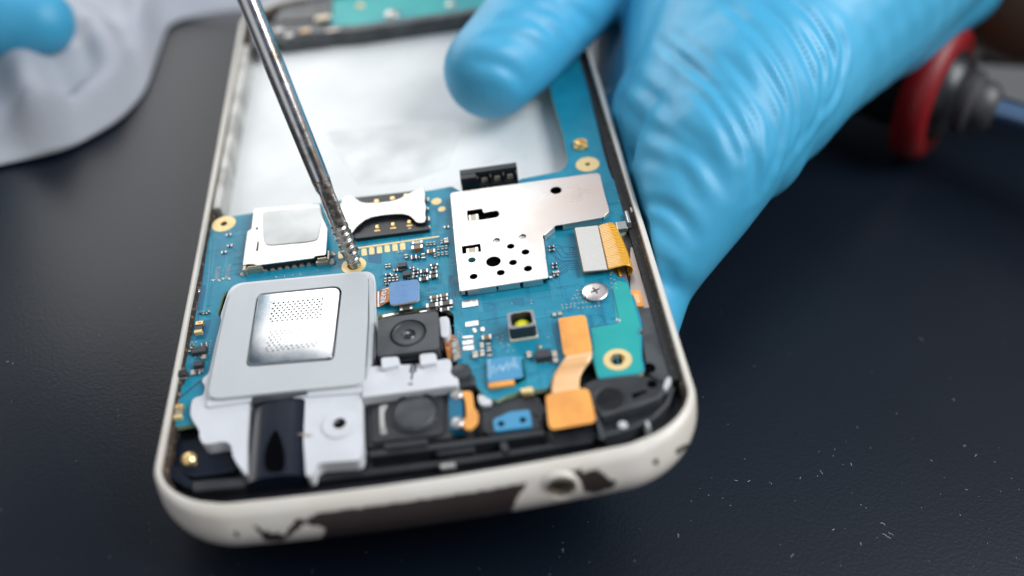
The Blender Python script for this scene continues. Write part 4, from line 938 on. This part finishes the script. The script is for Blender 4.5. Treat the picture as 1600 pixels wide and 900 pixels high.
b = MB(); b.poly(rnd(PP([(852, 618), (862, 614), (916, 606), (921, 611), (931, 653), (927, 660), (863, 671), (857, 666)], -.7), .45, 4), -.95, -.7); b.build('flex_pad', 'kapton', of, bevel=.07)
b = MB(); b.poly(rnd(PP([(862, 624), (914, 616), (922, 650), (868, 660)], -1), .4), -3, -.95); b.build('pad_support', 'black_plastic', of)
# lift children so that the phone's own origin lies on its underside
for o in list(phone.children): o.location.z += TH*S
base_w = ph2w((0, 0, -TH))
phone.matrix_world = Matrix.Translation(base_w*S) @ PM.to_4x4()
# ================================================================== TABLE AND SETTING
def wobj(name, verts, faces, mats, smooth=0):
    b = MB(); b.add(verts, faces); return b.build(name, mats, None, smooth=smooth)
m = mat('table_vinyl', (.0018, .0045, .010), .36, col2=(.0026, .006, .012), nz=(25, 4, .4, .6), spec=.34)
nt = m.node_tree; bs = nt.nodes['Principled BSDF']; tc = nt.nodes.new('ShaderNodeTexCoord')
vo = nt.nodes.new('ShaderNodeTexVoronoi'); vo.inputs['Scale'].default_value = 2300; vo.feature = 'SMOOTH_F1'
n1 = nt.nodes.new('ShaderNodeTexNoise'); n1.inputs['Scale'].default_value = 1500; n1.inputs['Detail'].default_value = 3
nt.links.new(tc.outputs['Object'], vo.inputs['Vector']); nt.links.new(tc.outputs['Object'], n1.inputs['Vector'])
ad = nt.nodes.new('ShaderNodeMath'); nt.links.new(vo.outputs['Distance'], ad.inputs[0]); nt.links.new(n1.outputs['Fac'], ad.inputs[1])
bp = nt.nodes.new('ShaderNodeBump'); bp.inputs['Strength'].default_value = .26; bp.inputs['Distance'].default_value = .07*S
nt.links.new(ad.outputs[0], bp.inputs['Height']); nt.links.new(bp.outputs['Normal'], bs.inputs['Normal'])
e1 = tb(262, 40); e2 = tb(420, 30); yb = e1.y+6
b = MB(); b.box((0, (yb-260)/2), 1100, yb+260, -25, 0)
table = b.build('table', 'table_vinyl', None, smooth=0, bevel=2); table['kind'] = 'structure'
# pale floor far under and behind the table
mat('floor_grey', (.30, .29, .28), .8, col2=(.34, .33, .31), nz=(3, 3, .4, .6))
b = MB(); b.box((0, 600), 4000, 3400, -760, -750); fl = b.build('floor', 'floor_grey', None, smooth=0); fl['kind'] = 'structure'
# dust: countless specks and lint on the table
b = MB(); random.seed(21)
def fleck(x, y, L, w, a, z=.03):
    pts = []; 
    for k in range(5):
        pts.append((x+math.cos(a)*L*(k/4-.5), y+math.sin(a)*L*(k/4-.5))); a += random.uniform(-.5, .5)
    b.strip(pts, w, .0, z+w*.5)
for px, py, L in ((1283, 738, 1.0), (1277, 744, .3), (1170, 752, .6), (1150, 751, .5), (1112, 747, .12), (1141, 790, .25), (1107, 774, .2), (1080, 783, .2), (1250, 747, .5), (1205, 756, .2),
                  (1353, 794, .25), (1345, 789, .3), (1380, 818, 1.0), (1385, 838, 1.6), (1392, 834, 1.0), (1237, 868, 1.0), (1060, 837, .7), (1510, 765, .6), (1524, 712, .8), (1507, 697, .5), (1455, 720, .5),
                  (1554, 722, .25), (1580, 748, .2), (1563, 768, .2), (1592, 765, .2), (1360, 700, .3), (1302, 828, .5), (1345, 850, .5), (1500, 805, .3), (1330, 726, .7), (12, 565, .5), (20, 568, .3), (880, 860, .8), (1490, 625, .5), (1440, 530, .8)):
    w = tb(px, py); fleck(w.x, w.y, L*.8, random.uniform(.04, .08), random.uniform(0, 3))
for k in range(150):
    px, py = random.uniform(0, 1600), random.uniform(480, 900); w = tb(px, py); fleck(w.x, w.y, random.uniform(.06, .2), random.uniform(.03, .06), random.uniform(0, 3), .01)
du = b.build('dust', 'dust', None, smooth=0); tag(du, 'pale dust specks and lint scattered over the dark table', 'dust', kind='stuff')
# ================================================================== SCREWDRIVER
tip = ph2w(hit(556, 417, HB-.1)); top = at(383, -12, 137.0)
ax = (top-tip).normalized(); L0 = (top-tip).length
sd_ = thing('screwdriver', 'slim polished steel screwdriver with worn ribbed tip standing in the board hole', 'screwdriver')
qt = Vector((0, 0, 1)).rotation_difference(ax)
sd_.matrix_world = Matrix.Translation(tip*S) @ qt.to_matrix().to_4x4()
tl = (at(505, 300, 142)-tip).dot(ax)*1.0
def zpx(py):                                # height along the shaft seen at image row py
    lo, hi = 0.0, L0
    for _ in range(40):
        md = (lo+hi)/2
        if project(tip+ax*md)[1] > py: lo = md
        else: hi = md
    return lo
z1, z2, z3 = zpx(352), zpx(302), zpx(280)
b = MB(); n = 32; NZ = 90; vs = []
for i in range(NZ+1):                       # ribbed, screw-like end
    z = z1*i/NZ; env = min(1, .62+.38*(z/(z1*.35))) if z < z1*.35 else 1
    for j in range(n):
        a = 2*math.pi*j/n; ph_ = z/1.05*2*math.pi-a
        r = (1.3+.2*(max(0, math.sin(ph_))**.8-.35)*min(1, z/.6)*(1 if z < z1*.93 else .4))*env
        vs.append((r*math.cos(a), r*math.sin(a), z))
b.add(vs, [(i*n+j, i*n+(j+1) % n, (i+1)*n+(j+1) % n, (i+1)*n+j) for i in range(NZ) for j in range(n)])
b.build('ribbed_tip', 'worn_chrome', sd_, smooth=180)
b = MB(); vs = []; zs = [z1-.1+(z3-z1+.1)*i/30 for i in range(31)]
for z in zs:                                # faceted, ground section
    t_ = (z-z1)/(z3-z1)
    for j in range(n):
        a = 2*math.pi*j/n; flat = min(1.45, 1.18/max(.2, abs(math.cos(((a+.3) % (math.pi/2))-math.pi/4))))
        r = flat*(1-max(0, t_-.6)/.4)+1.42*max(0, t_-.6)/.4
        if t_ < .08: r *= .9+t_*1.25
        r -= .16*math.exp(-((t_-.68)/.07)**2)*(1 if math.cos(a-2.7) > 0 else .3)
        vs.append((r*math.cos(a), r*math.sin(a), z))
b.add(vs, [(i*n+j, i*n+(j+1) % n, (i+1)*n+(j+1) % n, (i+1)*n+j) for i in range(30) for j in range(n)])
b.build('ground_flats', 'worn_chrome', sd_, smooth=35)
b = MB(); b.lathe([(1.40, z3-.05), (1.44, z3+3), (1.48, L0*.7), (1.5, L0+22)], n=40); b.build('shaft', 'chrome', sd_, smooth=60)
b = MB(); b.lathe([(1.5, L0+22), (3.2, L0+22.5), (4.2, L0+26), (4.2, L0+40), (3.6, L0+44), (4.4, L0+50), (4.6, L0+92), (3.8, L0+96), (0, L0+97)], n=32); b.build('handle', 'tool_black', sd_, smooth=40)
# ================================================================== GLOVED HANDS
def hand(name, chains, vox, palm=None):
    """chains of (world point, radius) joined into one continuous skin"""
    b = MB()
    def ball(c, r):
        bm = bmesh.new(); bmesh.ops.create_icosphere(bm, subdivisions=3, radius=r)
        b.add([tuple(v.co+c) for v in bm.verts], [tuple(v.index for v in f.verts) for f in bm.faces]); bm.free()
    for ch in chains:
        for (p, r), (p2, r2) in zip(ch, ch[1:]):
            n_ = max(2, int((p2-p).length/(min(r, r2)*.22)))
            for k in range(n_+1):
                t_ = k/n_; ball(p.lerp(p2, t_), r*(1-t_)+r2*t_)
    o = b.build(name, 'glove', None, smooth=180)
    rm = o.modifiers.new('r', 'REMESH'); rm.mode = 'VOXEL'; rm.voxel_size = vox*S; rm.use_smooth_shade = True
    sm = o.modifiers.new('s', 'SMOOTH'); sm.iterations = 14; sm.factor = .6
    return bake(o)
def spline(cv, n=12):
    """smooth curve through the points"""
    c = [cv[0]]+list(cv)+[cv[-1]]; out = []
    for i in range(1, len(c)-2):
        a, b_, d, e_ = (Vector(c[k]) for k in (i-1, i, i+1, i+2))
        for k in range(n):
            t_ = k/n; out.append(.5*(2*b_+(d-a)*t_+(2*a-5*b_+4*d-e_)*t_*t_+(3*b_-a-3*d+e_)*t_**3))
    return out
def fold(o, curves, w=1.0, depth=.7, ridge=.5):
    """press glove creases into the skin along curves drawn over it; every crease adds its own valley and ridges"""
    me = o.data; bv = BVHTree.FromPolygons([tuple(v.co/S) for v in me.vertices], [tuple(p.vertices) for p in me.polygons])
    co = [v.co/S for v in me.vertices]; nr = [v.normal.copy() for v in me.vertices]; acc = [0.0]*len(co)
    allk = KDTree(len(co))
    for i, p in enumerate(co): allk.insert(p, i)
    allk.balance()
    for cv, am in curves:
        pts = []; dense = spline(cv)
        for i, q in enumerate(dense):
            h_ = bv.ray_cast(CPOS, (CAM @ ray(q.x, q.y)).normalized())
            if h_[0] is None: continue
            pts.append((h_[0], am*math.sin(math.pi*min(1, max(0, i/len(dense)*.96+.02)))**.7))
        if len(pts) < 3: continue
        near = set()
        for p, a in pts:
            for _, i, _d in allk.find_range(p, 4.2*w): near.add(i)
        for i in near:
            best = 1e9; ba = 0
            for (p, a), (p2, a2) in zip(pts, pts[1:]):
                s_ = p2-p; ll = s_.length_squared
                if ll > 60: continue
                t_ = max(0, min(1, (co[i]-p).dot(s_)/max(ll, 1e-9))); d = (co[i]-p-s_*t_).length_squared
                if d < best: best = d; ba = a*(1-t_)+a2*t_
            d = math.sqrt(best)
            acc[i] += -depth*ba*math.exp(-(d/w)**2)+ridge*ba*math.exp(-((d-2.0*w)/(1.1*w))**2)
    for v in me.vertices: v.co += nr[v.index]*acc[v.index]*S
    me.update(); s_ = o.modifiers.new('s', 'SMOOTH'); s_.iterations = 3; s_.factor = .5; bake(o)
def hp_(px, py, h): return ph2w(hit(px, py, h))
thumb = [(hp_(768, 110, 5.2), 8.6), (hp_(800, 78, 6.0), 9.2), (hp_(838, 35, 6.5), 10), (hp_(900, -35, 8), 11.2), (hp_(1010, -125, 10), 14), (hp_(1160, -200, 10), 19)]
root = hp_(1215, 70, 2); knk = hp_(1150, 165, 1.5)
pinky = [(knk, 14.5), (hp_(1112, 240, 0), 12), (hp_(1082, 298, -3), 10.7), (hp_(1035, 385, -8), 8.6), (hp_(1008, 432, -13), 8.0), (ph2w((26, 27, -17)), 7.2), (ph2w((15, 28, -15.5)), 6.4)]
ring = [(knk, 14), (hp_(1055, 175, -4), 11.5), (hp_(1020, 240, -9), 9.5), (ph2w((32, 47, -17)), 8), (ph2w((12, 46, -16)), 7)]
mid_ = [(hp_(1150, 90, 0), 15), (hp_(1045, 110, -6), 11), (ph2w((43, 66, -12)), 9), (ph2w((32, 66, -17)), 8), (ph2w((10, 64, -16)), 7)]
idx = [(hp_(1130, 10, 0), 15), (hp_(1040, 30, -6), 11), (hp_(995, 75, -10), 8.5), (ph2w((44, 86, -11)), 9), (ph2w((33, 85, -16.5)), 7.6), (ph2w((14, 84, -16)), 6.8)]
palm = [(hp_(1152, 212, -1), 12), (knk, 14.8), (hp_(1175, 130, 1), 16.5), (root, 18), (hp_(1290, -20, 4), 22), (hp_(1400, -130, 6), 24), (hp_(1520, -260, 8), 25)]
palm2 = [(hp_(1080, 120, 0), 12), (hp_(1110, 40, 0), 17), (hp_(1170, -60, 4), 20), (hp_(1300, -160, 6), 22)]
palm3 = [(hp_(1090, 190, -1), 13), (hp_(1150, 90, 2), 17), (hp_(1200, -10, 4), 20)]
cuff = [(hp_(1370, 25, -4), 13), (hp_(1430, -20, -5), 13), (hp_(1520, -85, -5), 15)]
glove = hand('gloved_hand', [thumb, pinky, ring, mid_, idx, palm, palm2, palm3, cuff], .52)
for v in glove.data.vertices:               # the hand lies against the phone's side, never through it
    q = PMI @ (v.co/S-PO)
    if 24 < q.x < 35.6 and q.y < 74 and q.z > -8.0:
        q = Vector((35.6+(q.x-35.6)*.02, q.y, q.z)); v.co = ph2w(q)*S
    elif q.z < -3.6 and q.z > -6.5 and q.x < 30: v.co = ph2w(Vector((q.x, q.y, -3.6)))*S
glove.data.update()
# crease families over the heel of the hand
FA = [[(1003, 75), (1040, 95), (1085, 135), (1130, 190), (1158, 250), (1172, 315)], [(1060, 40), (1110, 75), (1160, 130), (1192, 190), (1200, 250), (1188, 305)],
      [(1120, 5), (1170, 50), (1212, 110), (1232, 165), (1232, 215), (1215, 270)], [(1190, 0), (1235, 45), (1268, 100), (1275, 150), (1262, 200), (1240, 240)],
      [(1270, 0), (1300, 35), (1318, 75), (1315, 115), (1300, 150), (1285, 178)]]
random.seed(31); curves = []
for i in range(12):
    t_ = i/11*(len(FA)-1); k = min(int(t_), len(FA)-2); f = t_-k
    c = [(a[0]*(1-f)+b_[0]*f+random.uniform(-3, 3), a[1]*(1-f)+b_[1]*f+random.uniform(-2, 2)) for a, b_ in zip(FA[k], FA[k+1])]
    s0 = random.choice([0, 0, 1, 2]); s1 = random.choice([6, 6, 5]); curves.append((c[s0:s1], random.uniform(.5, 1.0)))
fold(glove, curves, .8, .75, .38)
fold(glove, [([(962, 150), (1000, 190), (1050, 215), (1100, 255), (1135, 305)], 1), ([(1000, 165), (1050, 190), (1100, 230), (1140, 285)], .7), ([(1003, 318), (1035, 322), (1062, 340), (1086, 372)], 1), ([(975, 250), (1020, 250), (1070, 280)], .5),
             ([(1000, 345), (1030, 352), (1060, 385)], .5), ([(985, 120), (1020, 150), (1060, 175)], .8), ([(1010, 200), (1060, 250), (1090, 310)], .5), ([(1020, 400), (1045, 420), (1050, 445)], .5)], 1.0, .5, .25)
fold(glove, [([(735, 95), (775, 100), (805, 115), (820, 135)], .8), ([(770, 35), (830, 30), (870, 55)], .6), ([(830, 10), (870, 20), (905, 50)], .8), ([(745, 60), (800, 55), (850, 80)], .4), ([(850, -10), (895, 15), (930, 40)], .8)], 1.2, .5, .2)
tag(glove, 'hand in a wrinkled blue nitrile glove gripping the right side of the phone', 'hand')
am = MB(); d_ = (hp_(1600, -60, -8)-hp_(1500, -60, -8)).normalized()
armp = [(hp_(1500, -95, -6), 17), (hp_(1640, -75, -8), 24), (hp_(1900, -160, -6), 30), (hp_(2300, -300, 0), 33)]
arm = hand('forearm', [armp], 2.2); arm.data.materials.clear(); arm.data.materials.append(MATS['skin'])
arm.parent = glove; arm['label'] = 'bare brown forearm behind the glove cuff'
# the other hand, mostly outside the picture: one fingertip comes into view
a0 = at(62, 34, 200)
V3 = lambda x, y, z: Vector((x, y, z))
f1 = [(a0, 7.2), (at(5, 36, 199), 7.8), (at(-60, 40, 197), 8.4), (at(-140, 0, 190), 10), (V3(-128, 150, 84), 12)]
U3 = lambda x, y, z: Vector((x-8, y+2, z+16))
f2 = [(U3(-82, 166, 60), 7.4), (U3(-92, 160, 68), 8.4), (U3(-108, 148, 76), 10.5)]
f3 = [(U3(-58, 148, 78), 7.4), (U3(-77, 156, 80), 8.6), (U3(-100, 150, 82), 11)]
f4 = [(U3(-56, 149, 90), 7.4), (U3(-74, 157, 96), 9), (U3(-98, 152, 92), 11.5)]
f5 = [(U3(-59, 128, 85), 8.0), (U3(-80, 121, 92), 10), (U3(-112, 122, 95), 13)]
pl_ = [(U3(-104, 138, 88), 17), (U3(-118, 140, 84), 18), (U3(-150, 122, 95), 22), (U3(-215, 90, 112), 25)]
g2 = hand('gloved_hand', [f1, f2, f3, f4, f5, pl_], 1.2)
tag(g2, 'bright blue gloved hand at the screwdriver with one fingertip over the white cloth', 'hand')
# ================================================================== WHITE CLOTH
b = MB(); poly = [(-120, 300), (0, 262), (95, 245), (185, 195), (225, 150), (243, 95), (262, 38), (330, 22), (420, 14), (520, 0), (520, -90), (260, -140), (-120, -160), (-260, 60)]
wp = [tb(x, y) for x, y in poly]; wl = [(p.x, p.y) for p in wp]; wl = rnd(wl, 4, 4)
xs = [p[0] for p in wl]; ys = [p[1] for p in wl]
if area2(wl) < 0: wl = wl[::-1]
def edge_d(x, y):
    d = 1e9
    for i in range(len(wl)):
        a, c = Vector(wl[i-1]), Vector(wl[i]); p = Vector((x, y)); t_ = max(0, min(1, (p-a).dot(c-a)/max(1e-9, (c-a).length_squared))); d = min(d, (p-(a+(c-a)*t_)).length)
    return d
from mathutils import noise
ridges = [(tb(20, 120), tb(75, 235), 4.5), (tb(225, 20), tb(235, 110), 4), (tb(85, 232), tb(185, 175), 3.5), (tb(130, 60), tb(200, 140), 3), (tb(60, 130), tb(85, 225), 4), (tb(170, 90), tb(180, 180), 2.5), (tb(110, 130), tb(150, 200), 2), (tb(0, 225), tb(70, 232), 2.5)]
def zc(x, y):
    e = edge_d(x, y); z = 5.5*(1-math.exp(-e/6))+3.2*noise.noise(Vector((x/26, y/22, 3)))*min(1, e/8)+1.2*noise.noise(Vector((x/9, y/9, 8)))*min(1, e/6)
    for a, c, hgt in ridges:
        a2, c2, p = Vector((a.x, a.y)), Vector((c.x, c.y)), Vector((x, y)); t_ = max(0, min(1, (p-a2).dot(c2-a2)/(c2-a2).length_squared)); z += hgt*math.exp(-((p-(a2+(c2-a2)*t_)).length/3.2)**2)*min(1, e/4)
    return z+.4
wd = []
for i in range(len(wl)):
    a, c = wl[i], wl[(i+1) % len(wl)]; k = max(1, round(math.dist(a, c)/1.5)); wd += [(a[0]+(c[0]-a[0])*j/k, a[1]+(c[1]-a[1])*j/k) for j in range(k)]
cx0 = tb(90, 20); NR = 80; n = len(wd); vs = []
for i in range(NR+1):
    t_ = 1-(1-i/NR)**1.0
    for x, y in wd:
        X, Y = x+(cx0.x-x)*t_*.995, y+(cx0.y-y)*t_*.995; vs.append((X, Y, zc(X, Y) if i else .1))
fs = [(i*n+j, i*n+(j+1) % n, (i+1)*n+(j+1) % n, (i+1)*n+j) for i in range(NR) for j in range(n)]+[tuple(NR*n+j for j in range(n))]
b.add(vs, fs); cl = b.build('cloth', 'cloth', None, smooth=180)
sm = cl.modifiers.new('s', 'SMOOTH'); sm.iterations = 6; so3 = cl.modifiers.new('t', 'SOLIDIFY'); so3.thickness = .6*S; so3.offset = 1
tag(cl, 'crumpled white cloth lying on the dark table at upper left', 'cloth')
# ================================================================== RED TOOL AT THE RIGHT
tl_ = thing('hand_tool', 'dark tool with red ring collar and steel shaft lying at the right behind the hand', 'tool')
c0 = at(1490, 152, 205); c1_ = at(1640, 196, 196)
axx = (c1_-c0).normalized(); q_ = Vector((0, 0, 1)).rotation_difference(axx); tl_.matrix_world = Matrix.Translation(c0*S) @ q_.to_matrix().to_4x4()
b = MB(); b.lathe([(9.2, -6), (11.5, -8), (13.8, -7.5), (14.6, -5), (14.4, -2.5), (12.5, -1), (9.4, -1.5)], n=48); b.build('ring_collar', 'red_plastic', tl_, smooth=50)
b = MB(); b.lathe([(0, -30), (8, -29), (9, -20), (9.4, -6), (9.4, -1), (8.2, 1), (7.0, 2), (0, 2)], n=40); b.build('barrel', 'tool_black', tl_, smooth=40)
b = MB(); b.lathe([(6.2, 1.5), (6.6, 2.2), (6.6, 4), (5.2, 5), (5.2, 7), (4, 8.5), (3.0, 9)], n=36); b.build('sleeve', 'tool_grey', tl_, smooth=40)
b = MB(); b.lathe([(2.9, 8.5), (2.8, 12), (2.6, 60), (0, 62)], n=28); b.build('shaft', 'tool_steel', tl_, smooth=40)
b = MB(); t1, t2 = at(1525, 82, 222), at(1700, 92, 222)
bar = b
def rod(name, a, c, r, m, lab, cat):
    o = MB(); L = (c-a).length; o.lathe([(0, 0), (r*.8, 0), (r, r*.3), (r, L-r*.3), (r*.8, L), (0, L)], n=24); ob = o.build(name, m, None, smooth=40)
    ob.matrix_world = Matrix.Translation(a*S) @ Vector((0, 0, 1)).rotation_difference((c-a).normalized()).to_matrix().to_4x4(); tag(ob, lab, cat); return ob
ta, tb2 = tb(1525, 84, 3), tb(1760, 100, 3)
rod('metal_rod', ta, tb2, 2.6, 'tool_grey', 'dull grey metal rod lying behind the red-collared tool at right edge', 'rod')
# ================================================================== LIGHT
w = bpy.data.worlds.new('World'); sc.world = w; w.use_nodes = True; nt = w.node_tree; bg = nt.nodes['Background']
tc = nt.nodes.new('ShaderNodeTexCoord'); sx = nt.nodes.new('ShaderNodeSeparateXYZ'); nt.links.new(tc.outputs['Generated'], sx.inputs[0])
rp = nt.nodes.new('ShaderNodeValToRGB'); mp = nt.nodes.new('ShaderNodeMapRange'); mp.inputs['From Min'].default_value = -1; mp.inputs['From Max'].default_value = 1
nt.links.new(sx.outputs['X'], mp.inputs['Value']); nt.links.new(mp.outputs['Result'], rp.inputs['Fac'])
cr = rp.color_ramp; cr.elements[0].position = .1; cr.elements[0].color = (.5, .52, .55, 1); cr.elements[1].position = .95; cr.elements[1].color = (.30, .24, .20, 1)
for ps, cl_ in ((.36, (.85, .87, .9, 1)), (.50, (.35, .42, .52, 1)), (.58, (.05, .07, .11, 1)), (.78, (.05, .04, .04, 1))):
    e = cr.elements.new(ps); e.color = cl_
m2 = nt.nodes.new('ShaderNodeMapRange'); m2.interpolation_type = 'SMOOTHSTEP'; m2.inputs['From Min'].default_value = .42; m2.inputs['From Max'].default_value = .85
nt.links.new(sx.outputs['Z'], m2.inputs['Value']); mx2 = nt.nodes.new('ShaderNodeMix'); mx2.data_type = 'RGBA'; mx2.inputs['B'].default_value = (.54, .60, .72, 1)
nt.links.new(m2.outputs['Result'], mx2.inputs['Factor']); nt.links.new(rp.outputs['Color'], mx2.inputs['A']); nt.links.new(mx2.outputs['Result'], bg.inputs['Color'])
bg.inputs['Strength'].default_value = .66
target = ph2w((0, 40, 0))
def area(name, loc, size, sy, power, col=(1, 1, 1)):
    l = bpy.data.lights.new(name, 'AREA'); l.shape = 'RECTANGLE'; l.size = size*S; l.size_y = sy*S; l.energy = power; l.color = col
    o = bpy.data.objects.new(name, l); COL.objects.link(o); o.location = loc*S
    d = (target-loc); o.rotation_euler = d.to_track_quat('-Z', 'Y').to_euler(); return o
def mirror(px, py):
    d = (CAM @ ray(px, py)).normalized(); return d-PZ*2*d.dot(PZ)
md = mirror(620, 330)
area('window_softbox', target+md*640+CAM@Vector((-400, 90, 0)), 1000, 820, 6.1, (1, .985, .96))
area('side_softbox', target+Vector((390, -40, 470)), 380, 380, 3.8, (.93, .97, 1))
# ================================================================== CAMERA
cd = bpy.data.cameras.new('camera'); cam = bpy.data.objects.new('camera', cd); COL.objects.link(cam); sc.camera = cam
cd.sensor_width = 36; cd.lens = F/1600*36; cd.clip_start = .01; cd.clip_end = 20
R4 = Matrix(((CAM[0][0], CAM[0][1], CAM[0][2]), (CAM[1][0], CAM[1][1], CAM[1][2]), (CAM[2][0], CAM[2][1], CAM[2][2]))).to_4x4()
cam.matrix_world = Matrix.Translation(CPOS*S) @ R4
cd.dof.use_dof = True; cd.dof.focus_distance = .1475; cd.dof.aperture_fstop = 6.8
sc.render.engine = 'CYCLES'
sc.cycles.use_denoising = True; sc.cycles.max_bounces = 8; sc.cycles.caustics_reflective = False; sc.cycles.caustics_refractive = False
sc.view_settings.view_transform = 'Standard'; sc.view_settings.look = 'None'; sc.view_settings.exposure = 0.2; sc.view_settings.gamma = 1
sc.render.resolution_x = 1024; sc.render.resolution_y = 576
